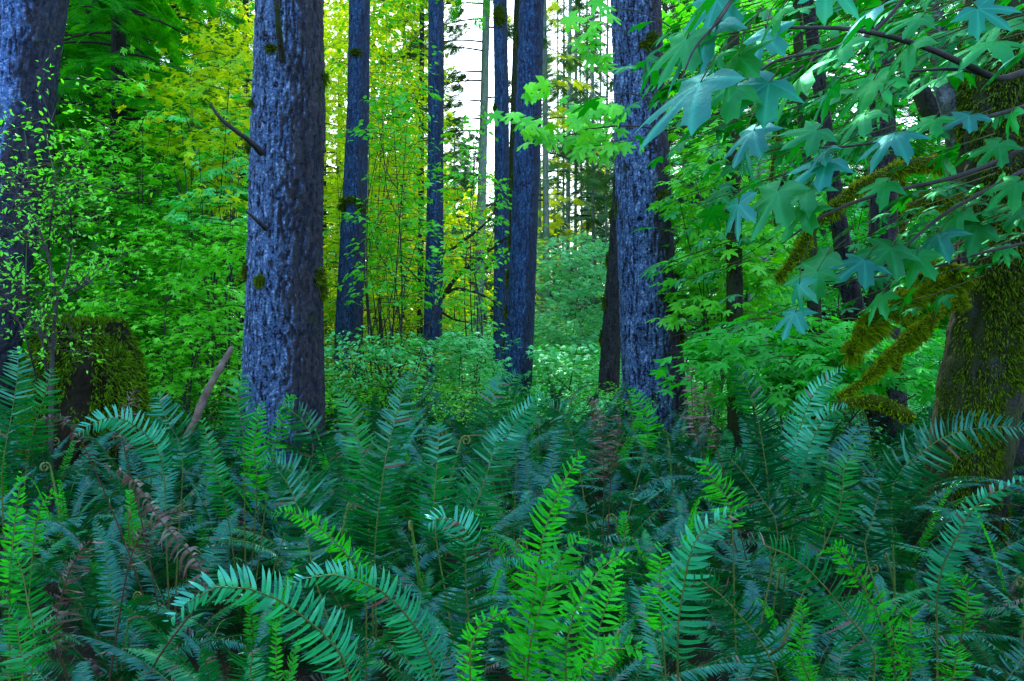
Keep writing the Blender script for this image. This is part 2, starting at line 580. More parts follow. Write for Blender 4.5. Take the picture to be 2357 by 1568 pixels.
def tpl_maple_small():
    pts = [(0, 1.0), (17, .45), (42, .95), (70, .42), (100, .66), (150, .25), (180, .05), (210, .25), (260, .66), (290, .42), (318, .95), (343, .45)]
    V = [(0, 0, .03)]
    for a, r in pts:
        x, y = r * math.cos(R(a)), r * math.sin(R(a))
        V.append((x, y, -.2 * r * r * (1 if r > .5 else .3)))
    n = len(pts)
    t = [(0, 1 + k, 1 + (k + 1) % n) for k in range(n)]
    return np.array(V, float), [np.array(t)], None


def tpl_spray(seed=0, npair=9):
    """flat conifer spray: short needled side twigs along an axis"""
    rnd = random.Random(seed)
    V, T = [], []
    for i in range(npair):
        s = (i + .4) / npair
        L = .42 * (1 - s) ** .7 + .07
        for sd in (-1, 1):
            L2 = L * rnd.uniform(.75, 1.15)
            b = len(V)
            w = .035
            zz = -.12 * s * s
            dx = L2 * .75
            V += [(s - w, 0, zz), (s + w, 0, zz), (s + dx * .6 + w * .9, sd * L2 * .55, zz - .03), (s + dx * .6 - w * .9, sd * L2 * .62, zz - .03), (s + dx, sd * L2, zz - .09)]
            T += [(b, b + 1, b + 2), (b, b + 2, b + 3), (b + 3, b + 2, b + 4)]
    return np.array(V, float), [np.array(T)], None


TPL_OV = tpl_ovate()
TPL_MF = [tpl_maple(True, d, k) for k, d in enumerate((.12, .25, .38))]
TPL_MM = tpl_maple(False, .25, 5)
TPL_MS = tpl_maple_small()
TPL_SP = [tpl_spray(k) for k in range(3)]


def moss_tufts(mb, P, D, length, width, rng, mat=0):
    """thin moss strands growing from points P in directions D"""
    n = len(P)
    L = length * rng.uniform(.5, 1.4, n)
    S = nrm(np.cross(D, rng.normal(size=(n, 3))))
    w = width * rng.uniform(.6, 1.3, n)
    mid = P + D * (L * .55)[:, None] + rng.normal(size=(n, 3)) * (L * .10)[:, None]
    tip = mid + nrm(D + rng.normal(size=(n, 3)) * .35 + np.array([0, 0, -.3])) * (L * .5)[:, None]
    V = np.stack([P - S * w[:, None], P + S * w[:, None], mid + S * (w * .8)[:, None], mid - S * (w * .8)[:, None], tip], 1)
    b = (np.arange(n) * 5)[:, None]
    t = np.repeat(rng.uniform(0, 1, n), 5)
    mb.add(V.reshape(-1, 3), np.concatenate([b + np.array([[0, 1, 2, 3]])]), mat, t)
    F = b + np.array([[3, 2, 4]])
    mb.l.append((F + mb.c - n * 5).ravel())
    mb.n.append(np.full(n, 3, np.int32))
    mb.m.append(np.full(n, mat, np.int32))


def moss_clump(mb, c, r, rng, n=350, length=.035, squash=(1, 1, 1)):
    D = nrm(rng.normal(size=(n, 3)))
    sq = np.array(squash)
    a = np.linspace(0, 2 * math.pi, 10, endpoint=False)
    V = [[0, 0, 1]]
    for el in (.5, 1.0, 1.6, 2.1, 2.6):
        for q in a:
            V.append([math.sin(el) * math.cos(q), math.sin(el) * math.sin(q), math.cos(el)])
    V = np.array(V)
    rad = (0.65 + .6 * fbm(V * 1.8 + c * 3, 5))[:, None]
    F = []
    for g in range(4):
        for k in range(10):
            F.append((1 + g * 10 + k, 1 + g * 10 + (k + 1) % 10, 11 + g * 10 + (k + 1) % 10, 11 + g * 10 + k))
    mb.add(c + V * rad * r * sq, F, 1, .3)
    rr = (0.65 + .6 * fbm(D * 1.8 + c * 3, 5))[:, None]
    moss_tufts(mb, c + D * rr * r * sq * .97, nrm(D * sq + np.array([0, 0, -.35])), length, length * .10, rng)


# ------------------------------------------------------------------ trunks
def trunk_path(ctrl, Y, z_top, lean_y=0.0):
    """ctrl: (x, y, width) in photo frame from top to bottom -> arrays of centres and radii, bottom to top"""
    C, Rr = [], []
    for x, y, w in ctrl:
        p = at(x, y, Y)
        C.append(p)
        Rr.append(px(w, Y) / 2)
    C, Rr = np.array(C[::-1]), np.array(Rr[::-1])      # bottom first
    gz = float(ground_z(C[0, 0], Y)) - 0.08
    d = (C[0] - C[1])
    if C[0, 2] > gz:
        k = (C[0, 2] - gz) / max(1e-3, (C[1, 2] - C[0, 2]))
        base = C[0] + d * k
        base[1] = Y
        C = np.vstack([base, C])
        Rr = np.concatenate([[Rr[0]], Rr])
    if z_top > C[-1, 2] + .2:
        d = (C[-1] - C[-2]) / (C[-1, 2] - C[-2, 2])
        h = z_top - C[-1, 2]
        for f in (0.5, 1.0):
            C = np.vstack([C, C[-1] + d * h * .5])
            Rr = np.concatenate([Rr, [Rr[-1] * .75]])
    return C, Rr


def trunk_mesh(C, Rr, seed, sides, dz, z_vis, amp=0.02, flare=0.35, freq=13.0, buttress=0.0):
    z0, z1 = C[0, 2], C[-1, 2]
    zs = [z0]
    while zs[-1] < z1:
        zs.append(zs[-1] + (dz if zs[-1] < z_vis else dz * 8))
    zs = np.array(zs)
    zs[-1] = z1
    cx = np.interp(zs, C[:, 2], C[:, 0])
    cy = np.interp(zs, C[:, 2], C[:, 1])
    ker = max(3, int(0.5 / dz) | 1)
    def smooth(a):
        if len(a) < ker * 2: return a
        p = np.concatenate([2 * a[0] - a[ker // 2:0:-1], a, 2 * a[-1] - a[-2:-ker // 2 - 1:-1]])
        return np.convolve(p, np.ones(ker) / ker, 'valid')[:len(a)]
    cx, cy = smooth(cx), smooth(cy)
    rr = smooth(np.interp(zs, C[:, 2], Rr))
    rr = rr * (1 + flare * np.exp(-(zs - z0) / 0.3))
    a = np.linspace(0, 2 * math.pi, sides, endpoint=False)
    ca, sa = np.cos(a), np.sin(a)
    r0 = rr.mean()
    P = np.stack([np.broadcast_to(ca * r0, (len(zs), sides)), np.broadcast_to(sa * r0, (len(zs), sides)), np.broadcast_to(zs[:, None], (len(zs), sides))], -1)
    warp = fbm(P * np.array([5, 5, 3.0]), seed + 40, 2)[..., None] * np.array([.07, .07, .05])
    q = (P + warp) * np.array([freq * 1.5, freq * 1.5, freq * .34])
    n1 = fbm(q, seed, 3)
    ridge = 1 - np.abs(n1 * 2 - 1) * 4.2           # vertical fissures where close to 1
    crack = np.clip((ridge - .35) / .65, 0, 1)
    n2 = fbm((P + warp) * np.array([freq * 3.2, freq * 3.2, freq * 2.2]), seed + 9, 2)
    flake = np.clip((n2 - .42) * 4, 0, 1)
    disp = amp * (-.8 * crack + .45 * flake) + 0.03 * r0 * 4 * (fbm(P * np.array([2.2, 2.2, .8]), seed + 3, 2) - .5)
    if buttress:
        disp = disp + buttress * rr[:, None] * np.cos(a * 5 + seed)[None] * np.exp(-(zs[:, None] - z0) / .5)
    rad = rr[:, None] + disp
    V = np.stack([cx[:, None] + ca[None] * rad, cy[:, None] + sa[None] * rad, np.broadcast_to(zs[:, None], rad.shape)], -1)
    k = len(zs)
    i = np.arange(k - 1)[:, None] * sides
    j = np.arange(sides)[None]
    j2 = (j + 1) % sides
    F = np.stack([i + j, i + j2, i + sides + j2, i + sides + j], -1).reshape(-1, 4)
    tint = np.clip(.55 + .45 * flake - .8 * crack, 0, 1)
    mb = MB()
    mb.add(V.reshape(-1, 3), F, 0, tint.ravel())
    return mb, (zs, cx, cy, rr)


def on_trunk(info, z, ang):
    zs, cx, cy, rr = info
    x, y, r = np.interp(z, zs, cx), np.interp(z, zs, cy), np.interp(z, zs, rr)
    return np.array([x + math.cos(ang) * r, y + math.sin(ang) * r, z]), np.array([math.cos(ang), math.sin(ang), 0])


def stub(info, z, ang, L, r, rng, up=.2):
    p, d = on_trunk(info, z, ang)
    d = nrm(d + np.array([0, 0, up]))
    mb = MB()
    q = [p - d * .03, p + d * L * .5 + rng.normal(size=3) * L * .06, p + d * L + rng.normal(size=3) * L * .12 + np.array([0, 0, -.1 * L])]
    tube(mb, q, [r, r * .6, r * .25], 6, n=6, jitter=.3)
    return mb


def conifer_boughs(mb, top_xy, z0, z1, rmax, rng, nb, axis=None, sprays=22, size=.30, droop=.35, twigmat=1, shape=.8):
    """boughs of needle sprays around a trunk axis"""
    Pos, Fw, Nn, Sz, Ti = [], [], [], [], []
    for b in range(nb):
        s = (b + rng.random()) / nb
        z = z0 + (z1 - z0) * s
        az = rng.uniform(0, 2 * math.pi)
        L = rmax * (1 - s) ** shape * rng.uniform(.7, 1.1) + .25
        c = np.array([top_xy[0], top_xy[1], z])
        d = np.array([math.cos(az), math.sin(az), 0])
        sd = np.array([-d[1], d[0], 0])
        k = 6
        t = np.linspace(0, 1, k)
        pts = c + d * (L * t)[:, None] + np.array([0, 0, 1.0]) * (L * (.12 * t - droop * t ** 2))[:, None]
        tube(mb, pts, np.linspace(.012 * L + .006, .003, k), 4, twigmat, .4)
        m = max(5, int(sprays * L / rmax))
        u = rng.uniform(.15, 1.0, m) ** .8
        side = rng.choice([-1, 1], m)
        lat = rng.uniform(0, 1, m) * .34 * L * (1 - u * .75)
        base = c + d * (L * u)[:, None] + np.array([0, 0, 1.0]) * (L * (.12 * u - droop * u ** 2))[:, None]
        pos = base + sd * (side * lat)[:, None] + np.array([0, 0, -1.0]) * (lat * .25)[:, None] + rng.normal(size=(m, 3)) * .03
        f = d * (.75 + rng.normal(size=m) * .2)[:, None] + sd * (side * rng.uniform(.25, .95, m))[:, None] + np.array([0, 0, -1.0]) * (.12 + .7 * droop * u + rng.uniform(0, .25, m))[:, None]
        nn = np.array([0, 0, 1.0]) + rng.normal(size=(m, 3)) * .22
        Pos.append(pos); Fw.append(f); Nn.append(nn)
        Sz.append(size * rng.uniform(.7, 1.35, m)); Ti.append(np.clip(rng.normal(.5, .22, m) + (rng.random() - .5) * .3, 0, 1))
    Pos, Fw, Nn, Sz, Ti = map(np.concatenate, (Pos, Fw, Nn, Sz, Ti))
    w = rng.integers(0, 3, len(Pos))
    for k in range(3):
        q = w == k
        leaves(mb, TPL_SP[k], Pos[q], Fw[q], Nn[q], Sz[q], Ti[q], 0)


def tree_thing(name, label, cat, ctrl, Y, seed, bark, z_top, sides=32, dz=.05, amp=.012, z_vis=None, flare=.3, freq=13, crown=None, crown_mat='needle', group=None, stubs=(), moss=(), buttress=0.0):
    C, Rr = trunk_path(ctrl, Y, z_top)
    base = C[0] + np.array([0, 0, .05])
    root = thing(name, label, cat, base, group)
    rng = np.random.default_rng(seed)
    if z_vis is None:
        z_vis = 1.5 + .46 * Y
    mb, info = trunk_mesh(C, Rr, seed, sides, dz, z_vis, amp, flare, freq, buttress)
    mb.build('trunk', M[bark], root, base)
    for z, ang, L, r in stubs:
        stub(info, z, R(ang), L, r, rng).build('branch_stub', M['twig'] if r < .02 else M[bark], root, base)
    for (mx, my, rpx, sq) in moss:
        mb = MB()
        c = at(mx, my, Y)
        zs, cx, cy, rr = info
        tx, ty, tr = np.interp(c[2], zs, cx), np.interp(c[2], zs, cy), np.interp(c[2], zs, rr)
        ox = np.clip((c[0] - tx) / tr, -1, 1)
        c = np.array([tx + ox * tr, ty - tr * math.sqrt(max(0, 1 - ox * ox)), c[2]])
        moss_clump(mb, c, px(rpx, Y), rng, n=420, length=px(rpx, Y) * .55, squash=sq)
        mb.build('moss_clump', [M['moss_dark'], M['moss_body']], root, base)
    if crown:
        z0, z1, rm, nb = crown
        mb = MB()
        zs, cx, cy, rr = info
        conifer_boughs(mb, (float(np.interp(z0, zs, cx)), float(np.interp(z0, zs, cy))), z0, z1, rm, rng, nb, size=.42)
        mb.build('crown', [M[crown_mat], M['twig']], root, base)
    return root, info, base


# big foreground and middle trunks ------------------------------------------------
def stubs_for(rng, n, z0, z1, L=.12, r=.012):
    return [(rng.uniform(z0, z1), rng.uniform(180, 360), rng.uniform(.4, 1.3) * L, r * rng.uniform(.6, 1.4)) for _ in range(n)]


rs = np.random.default_rng(5)
T = {}
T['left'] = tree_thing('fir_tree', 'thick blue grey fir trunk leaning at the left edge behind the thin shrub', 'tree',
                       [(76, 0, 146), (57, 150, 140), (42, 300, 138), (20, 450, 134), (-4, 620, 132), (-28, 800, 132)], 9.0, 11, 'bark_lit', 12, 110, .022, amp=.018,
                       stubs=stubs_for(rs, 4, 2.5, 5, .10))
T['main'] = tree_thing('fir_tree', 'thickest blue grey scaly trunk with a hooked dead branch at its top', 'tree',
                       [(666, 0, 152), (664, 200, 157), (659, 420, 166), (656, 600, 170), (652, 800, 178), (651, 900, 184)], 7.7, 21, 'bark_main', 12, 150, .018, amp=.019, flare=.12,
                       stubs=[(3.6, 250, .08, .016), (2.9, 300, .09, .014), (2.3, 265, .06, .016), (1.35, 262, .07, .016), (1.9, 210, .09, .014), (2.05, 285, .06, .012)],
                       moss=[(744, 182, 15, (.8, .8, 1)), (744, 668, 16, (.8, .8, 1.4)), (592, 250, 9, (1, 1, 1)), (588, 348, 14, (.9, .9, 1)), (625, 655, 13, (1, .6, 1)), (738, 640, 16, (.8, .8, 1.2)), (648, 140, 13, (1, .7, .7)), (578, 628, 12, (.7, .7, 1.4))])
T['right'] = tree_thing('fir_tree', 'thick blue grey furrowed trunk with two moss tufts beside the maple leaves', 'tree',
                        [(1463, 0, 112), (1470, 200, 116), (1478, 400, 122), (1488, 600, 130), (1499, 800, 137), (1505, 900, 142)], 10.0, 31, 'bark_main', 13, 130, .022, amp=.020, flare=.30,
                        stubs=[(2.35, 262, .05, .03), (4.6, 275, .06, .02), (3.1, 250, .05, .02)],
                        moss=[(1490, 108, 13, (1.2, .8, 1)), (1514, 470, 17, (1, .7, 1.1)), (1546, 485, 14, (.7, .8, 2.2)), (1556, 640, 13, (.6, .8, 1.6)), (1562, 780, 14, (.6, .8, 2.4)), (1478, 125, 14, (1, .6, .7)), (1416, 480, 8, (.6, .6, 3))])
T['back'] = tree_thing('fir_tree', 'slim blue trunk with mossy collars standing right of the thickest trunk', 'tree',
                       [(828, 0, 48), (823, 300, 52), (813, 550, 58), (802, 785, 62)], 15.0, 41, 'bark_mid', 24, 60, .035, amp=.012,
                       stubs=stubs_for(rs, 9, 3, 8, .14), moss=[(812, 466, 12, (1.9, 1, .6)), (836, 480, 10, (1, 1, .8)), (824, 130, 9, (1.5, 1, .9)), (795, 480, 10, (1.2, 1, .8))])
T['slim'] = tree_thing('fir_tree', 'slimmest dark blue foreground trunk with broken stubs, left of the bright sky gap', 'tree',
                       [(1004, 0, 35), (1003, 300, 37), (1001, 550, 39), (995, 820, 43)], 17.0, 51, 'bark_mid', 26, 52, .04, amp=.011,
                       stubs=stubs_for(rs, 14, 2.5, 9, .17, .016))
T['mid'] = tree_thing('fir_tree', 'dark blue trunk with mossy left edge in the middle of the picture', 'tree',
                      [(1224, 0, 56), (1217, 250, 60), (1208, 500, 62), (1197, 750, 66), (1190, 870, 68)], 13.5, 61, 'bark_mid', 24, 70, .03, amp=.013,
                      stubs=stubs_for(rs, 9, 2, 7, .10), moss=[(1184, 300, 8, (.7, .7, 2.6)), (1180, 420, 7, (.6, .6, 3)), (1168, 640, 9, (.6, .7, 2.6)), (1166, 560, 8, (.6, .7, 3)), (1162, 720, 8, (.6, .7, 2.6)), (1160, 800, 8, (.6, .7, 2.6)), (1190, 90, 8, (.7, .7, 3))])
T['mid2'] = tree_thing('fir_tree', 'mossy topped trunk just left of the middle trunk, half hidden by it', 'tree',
                       [(1151, 0, 33), (1155, 250, 34), (1155, 500, 34), (1152, 820, 34)], 20.0, 71, 'bark_mid', 28, 48, .045, amp=.010, crown=(12.0, 20, 3.6, 70),  # crown out of view, added to shade the ferns in front
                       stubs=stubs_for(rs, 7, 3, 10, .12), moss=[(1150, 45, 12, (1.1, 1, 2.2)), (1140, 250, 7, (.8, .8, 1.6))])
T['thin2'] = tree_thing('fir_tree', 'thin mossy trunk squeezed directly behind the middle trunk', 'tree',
                        [(1188, 100, 16), (1182, 300, 17), (1176, 500, 18), (1166, 800, 18)], 22.0, 72, 'bark_mossy', 26, 28, .06, amp=.010, crown=(13.5, 22, 3.4, 70))  # unseen crown added here to keep sun off the ferns
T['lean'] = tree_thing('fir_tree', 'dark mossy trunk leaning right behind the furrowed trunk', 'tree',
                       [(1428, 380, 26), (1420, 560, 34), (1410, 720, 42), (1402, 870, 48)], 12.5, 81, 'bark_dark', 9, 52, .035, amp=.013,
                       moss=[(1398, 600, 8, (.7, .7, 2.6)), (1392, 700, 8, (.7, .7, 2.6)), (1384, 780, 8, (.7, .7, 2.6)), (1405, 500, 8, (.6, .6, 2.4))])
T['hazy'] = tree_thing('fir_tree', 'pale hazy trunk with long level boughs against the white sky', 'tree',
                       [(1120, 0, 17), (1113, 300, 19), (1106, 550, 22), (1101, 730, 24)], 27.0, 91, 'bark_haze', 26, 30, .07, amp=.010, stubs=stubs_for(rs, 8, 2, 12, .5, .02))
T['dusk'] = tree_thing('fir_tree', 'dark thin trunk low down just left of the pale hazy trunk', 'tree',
                       [(970, 300, 12), (969, 500, 13), (967, 720, 14)], 24.0, 92, 'bark_dark', 25, 22, .07, amp=.008, crown=(15.5, 23.5, 5.2, 130))  # wide unseen crown, added as a sun block for the front ferns

# hooked dead branch and side branches of the thickest trunk
root, info, base = T['main']
mb = MB()
Yb = 7.7 - .52
tube(mb, [at(650, 140, 7.36), at(646, 105, Yb + .1), at(640, 50, Yb), at(637, -10, Yb), at(634, -60, Yb)], [.034, .026, .028, .026, .022], 8, n=22, jitter=.25)
mb.build('dead_branch', M['bark_mossy'], root, base)
mb = MB()
tube(mb, [at(602, 352, 7.4), at(575, 325, 7.15), at(538, 298, 7.0), at(505, 270, 6.9), at(484, 240, 6.85)], [.034, .026, .021, .017, .010], 8, n=24, jitter=.25)
mb.build('dead_branch', M['twig'], root, base)
mb = MB()
tube(mb, [at(612, 526, 7.35), at(592, 508, 7.15), at(566, 486, 7.05)], [.026, .02, .010], 8, n=12, jitter=.25)
mb.build('dead_branch', M['twig'], root, base)

# bare mossy branches right of the slim trunk
root, info, base = T['slim']
for pts, rads in (([(1015, 690), (1050, 640), (1110, 590), (1170, 545)], (.05, .04, .03, .012)), ([(1018, 680), (1060, 665), (1130, 690), (1180, 740)], (.045, .035, .02, .01)), ([(1012, 590), (1060, 560), (1130, 500), (1150, 430)], (.03, .03, .02, .008)), ([(1018, 720), (1045, 735), (1090, 745)], (.03, .02, .01)), ([(1005, 700), (960, 640), (920, 600)], (.02, .015, .008))):
    mb = MB()
    k = len(pts)
    q = [at(x, y, 17 - .8 * i / k) for i, (x, y) in enumerate(pts)]
    tube(mb, q, rads, 6, n=20, jitter=.4)
    rng = np.random.default_rng(int(pts[0][1]))
    for _ in range(5):
        a = catmull(q, 20)[rng.integers(5, 19)]
        d = nrm(rng.normal(size=3) + np.array([.6, 0, .1]))
        tube(mb, [a, a + d * .25, a + d * .5 + np.array([0, 0, -.08])], [.012, .008, .003], 4)
    mb.build('bare_branch', M['bark_mossy'], root, base)

# right-hand forest trunks
T['r1'] = tree_thing('alder_tree', 'straight slim mossy trunk right of the furrowed trunk', 'tree',
                     [(1688, 100, 28), (1688, 300, 30), (1690, 600, 36), (1693, 830, 40)], 8.6, 101, 'bark_mossy', 12, 48, .035, amp=.008, moss=[(1674, 480, 7, (.6, .8, 2.5)), (1676, 620, 7, (.6, .8, 2.5)), (1678, 300, 7, (.6, .8, 2.5))])
T['r2'] = tree_thing('fir_tree', 'dark upright trunk behind the maple leaves near the mossy limbs', 'tree',
                     [(2030, 200, 54), (2032, 400, 57), (2036, 760, 66), (2046, 900, 74)], 8.8, 102, 'bark_dark', 12, 60, .035, amp=.014, moss=[(2006, 560, 9, (.6, .8, 2.5)), (2006, 360, 9, (.6, .8, 3))])
T['r3'] = tree_thing('fir_tree', 'dark trunk tilted left among the maple leaves on the right', 'tree',
                     [(1915, 400, 34), (1935, 540, 38), (1962, 690, 44), (1985, 800, 48)], 9.2, 103, 'bark_dark', 9, 44, .04, amp=.012)
T['r4'] = tree_thing('alder_tree', 'narrow dark trunk edged with moss left of the tilted trunk', 'tree',
                     [(1850, 300, 24), (1860, 470, 26), (1870, 620, 28), (1876, 760, 32)], 8.9, 104, 'bark_mossy', 9, 40, .04, amp=.010, moss=[(1858, 600, 7, (.6, .8, 2.5))])
for i, (x0, x1, w, Y, lab) in enumerate([(1762, 1756, 26, 26, 'bluish far trunk showing through the maple leaves on the right'),
                                         (1738, 1732, 18, 30, 'thinnest bluish far trunk left of its twin behind the maple leaves'),
                                         (1595, 1600, 20, 30, 'hazy blue trunk deep in the shade right of the furrowed trunk')]):
    tree_thing('fir_tree', lab, 'tree', [(x0, 250, w), (x1, 620, w * 1.1)], Y, 110 + i, 'bark_haze' if i < 2 else 'bark_mid', 29, 24, .08, amp=.010, crown=(13 + i, 29, 4.2, 80), crown_mat='needle_haze')  # high crowns, mostly out of view, shaped to block sun from right-hand ferns

# far trunks in the bright gap
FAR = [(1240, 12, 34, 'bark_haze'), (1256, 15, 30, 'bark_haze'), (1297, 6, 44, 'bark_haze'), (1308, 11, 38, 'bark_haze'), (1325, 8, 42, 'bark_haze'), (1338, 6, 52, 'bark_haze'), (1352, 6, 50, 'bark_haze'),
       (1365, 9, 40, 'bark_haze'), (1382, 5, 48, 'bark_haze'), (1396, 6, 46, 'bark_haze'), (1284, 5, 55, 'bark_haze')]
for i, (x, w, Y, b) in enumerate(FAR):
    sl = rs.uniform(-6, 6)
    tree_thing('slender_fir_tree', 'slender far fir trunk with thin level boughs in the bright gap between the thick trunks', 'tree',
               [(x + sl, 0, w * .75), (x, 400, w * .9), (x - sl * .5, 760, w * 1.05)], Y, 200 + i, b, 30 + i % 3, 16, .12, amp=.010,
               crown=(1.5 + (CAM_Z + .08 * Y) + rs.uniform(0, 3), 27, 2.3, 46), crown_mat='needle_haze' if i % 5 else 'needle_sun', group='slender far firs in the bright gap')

# level boughs of the hazy tree against the sky
root, info, base = T['hazy']
for i, (z, az, L, m) in enumerate([(13.2, 180, 3.2, 0), (12.7, 165, 2.8, 0), (11.9, 188, 2.6, 0), (11.6, 195, 3.4, 0), (10.9, 172, 2.6, 0), (10.6, 170, 3.0, 0), (9.9, 184, 2.8, 0), (8.9, 176, 2.2, 0), (13.7, 186, 3.4, 0), (12.4, 10, 1.8, 0), (9.3, 185, 1.6, 0), (8.3, 160, 1.8, 0), (7.4, 200, 1.7, 0), (6.4, 20, 1.3, 0), (10.0, 350, 1.2, 0), (5.5, 200, 1.8, 0), (4.6, 170, 1.5, 0), (14.4, 190, 2.4, 0), (14.0, 0, 2.2, 0), (15.2, 175, 2.4, 0)]):
    rng = np.random.default_rng(300 + i)
    mb = MB()
    p, d = on_trunk(info, z, R(az))
    sd = np.array([-d[1], d[0], 0])
    k = 8
    t = np.linspace(0, 1, k)
    pts = p + d * (L * t)[:, None] + np.array([0, 0, 1.]) * (L * (.10 * t - .30 * t * t))[:, None]
    tube(mb, pts, np.linspace(.035, .006, k), 5, 1)
    n = int(46 * L)
    u = rng.uniform(.2, 1, n)
    sg = rng.choice([-1, 1], n)
    pos = p + d * (L * u)[:, None] + np.array([0, 0, 1.]) * (L * (.10 * u - .30 * u * u))[:, None] + sd * (sg * rng.uniform(0, .3, n) * L * (1 - .7 * u))[:, None]
    f = d * .8 + sd * (sg * rng.uniform(.3, 1, n))[:, None] + np.array([0, 0, -1.]) * rng.uniform(.2, .7, n)[:, None]
    leaves(mb, TPL_SP[i % 3], pos, f, np.array([0, 0, 1.]) + rng.normal(size=(n, 3)) * .25, .34 * rng.uniform(.6, 1.3, n), rng.random(n), 0)
    mb.build('bough', [M['needle_haze'], M['twig']], root, base)


# ------------------------------------------------------------------ ground
def build_ground():
    mb = MB()
    xs = np.concatenate([np.linspace(-400, -30, 14), np.linspace(-26, 26, 105), np.linspace(30, 400, 14)])
    ys = np.concatenate([np.linspace(-60, -6, 8), np.linspace(-4, 40, 100), np.linspace(45, 600, 20)])
    X, Yy = np.meshgrid(xs, ys)
    Z = ground_z(X, Yy) + .05 * (fbm(np.stack([X * 1.5, Yy * 1.5, X * 0], -1), 3) - .5)
    V = np.stack([X, Yy, Z], -1).reshape(-1, 3)
    nx = len(xs)
    i = np.arange(len(ys) - 1)[:, None] * nx
    j = np.arange(nx - 1)[None]
    F = np.stack([i + j, i + j + 1, i + nx + j + 1, i + nx + j], -1).reshape(-1, 4)
    mb.add(V, F)
    o = mb.build('ground', M['soil'])
    tag(o, kind='structure')


build_ground()


# ------------------------------------------------------------------ ferns
def pinna_profile(t, w, tip=1.0):
    up = np.clip((t - .0) / .22, 0, 1)
    return w * (0.62 + .38 * up) * np.clip((1 - t) / .75, 0, 1) ** .52 + .006


def frond(mb, curve, width, rng, npair=46, start=.16, wav=.15, droop=.25, tilt=.45, fwd=.30, matb=0, matr=1, rr=.0045, hint=None, fat=1.0, roll=0.0, curl=0.0, miss=0.0, ruffle=.12, blight=0.0, tipdead=0.0):
    """curve (k,3) base->tip; pinnae (blades) on both sides; one blade set plus its stipe"""
    P = catmull(curve, 60)
    d = np.linalg.norm(np.diff(P, axis=0), axis=1)
    s = np.concatenate([[0], np.cumsum(d)])
    Lt = s[-1]
    Tg = nrm(np.gradient(P, axis=0))
    if hint is None:
        hd = P[-1] - P[0]
        hd[2] = 0
        side0 = nrm(np.cross(nrm(hd) if np.linalg.norm(hd) > 1e-3 else np.array([1., 0, 0]), np.array([0, 0, 1.])))
    else:
        side0 = nrm(hint)
    tube(mb, P[::3], np.linspace(rr, rr * .3, len(P[::3])), 5, matr, .5)
    u = np.linspace(start, .995, npair)
    u = np.repeat(u, 2) + rng.normal(size=npair * 2) * .15 / npair
    u = np.clip(u, start, .998)
    sg = np.tile([1, -1], npair)
    if miss:
        k = rng.random(len(u)) > miss
        u, sg = u[k], sg[k]
    n = len(u)
    ss = u * Lt
    pos = np.stack([np.interp(ss, s, P[:, k]) for k in range(3)], -1)
    tg = nrm(np.stack([np.interp(ss, s, Tg[:, k]) for k in range(3)], -1))
    sd = nrm(side0 - tg * (side0 * tg).sum(-1, keepdims=True))
    nn = np.cross(sd, tg)
    if roll:
        cr, sr = math.cos(roll), math.sin(roll)
        sd, nn = sd * cr + nn * sr, nn * cr - sd * sr
    t = (u - start) / (1 - start)
    L = pinna_profile(t, width) * rng.uniform(.88, 1.08, n)
    spacing = Lt * (1 - start) / npair
    w = np.minimum(spacing * .385, .0066) * fat * np.clip(L / (width * .6), .35, 1)
    ang = fwd * (.6 + 1.3 * t ** 2) + rng.normal(size=n) * .07
    dirv = sd * (sg * np.cos(ang))[:, None] + tg * np.sin(ang)[:, None]
    tl = tilt + rng.normal(size=n) * wav
    wv = nrm(tg * np.cos(tl)[:, None] + nn * np.sin(tl)[:, None])
    dr = droop * rng.uniform(.5, 1.5, n)
    bend = rng.normal(size=n) * wav * .5
    cu = curl * rng.uniform(.3, 1.3, n)
    secs = [(0, .62), (.10, 1.0), (.28, 1.0), (.52, .92), (.77, .66), (1, 0)]
    ph = rng.uniform(0, 6.28, n)
    V = []
    for a, wf in secs:
        off = dirv * (L * a * (1 - .35 * cu * a))[:, None] + nn * (L * (.10 * a - dr * a * a) - cu * L * a * a * .8)[:, None] + tg * (L * a * a * (bend + .12))[:, None]
        off = off + np.array([0, 0, -1.]) * (L * a * a * (.06 + .5 * cu))[:, None]
        c = pos + off
        if wf == 0:
            V.append(c[:, None])
        else:
            ra = a * cu * 2 + a * bend + ruffle * np.sin(ph + a * 11)
            tw = wv * np.cos(ra)[:, None] + nn * np.sin(ra)[:, None]
            V.append((c + tw * (w * wf)[:, None])[:, None])
            V.append((c - tw * (w * wf)[:, None])[:, None])
    V = np.concatenate(V, 1)
    b = (np.arange(n) * 11)[:, None]
    q = np.concatenate([b + np.array([[2 * k, 2 * k + 1, 2 * k + 3, 2 * k + 2]]) for k in range(4)])
    tr = b + np.array([[8, 9, 10]])
    tn = np.repeat(np.clip(rng.normal(.5, .2, n) + .15 * (t - .5), 0, 1), 11)
    pm = np.where((rng.random(n) < blight) | (t > 1 - tipdead), 2, matb).astype(np.int32)
    mb.add(V.reshape(-1, 3), q, np.tile(pm, 4), tn)
    mb.l.append((tr + mb.c - n * 11).ravel())
    mb.n.append(np.full(n, 3, np.int32))
    mb.m.append(pm)


def arc(th0, kap, L, rng, hook=0.0, n=24, power=1.25, side=0.0):
    s = np.linspace(0, 1, n)
    th = R(th0) - R(kap) * s ** power
    if hook:
        th = th - hook * np.clip((s - .88) / .12, 0, 1) ** 1.2
    ds = L / (n - 1)
    x = np.concatenate([[0], np.cumsum(np.cos(th[:-1]) * ds)])
    z = np.concatenate([[0], np.cumsum(np.sin(th[:-1]) * ds)])
    y = side * s ** 2 * L
    return np.stack([x, y, z], -1)


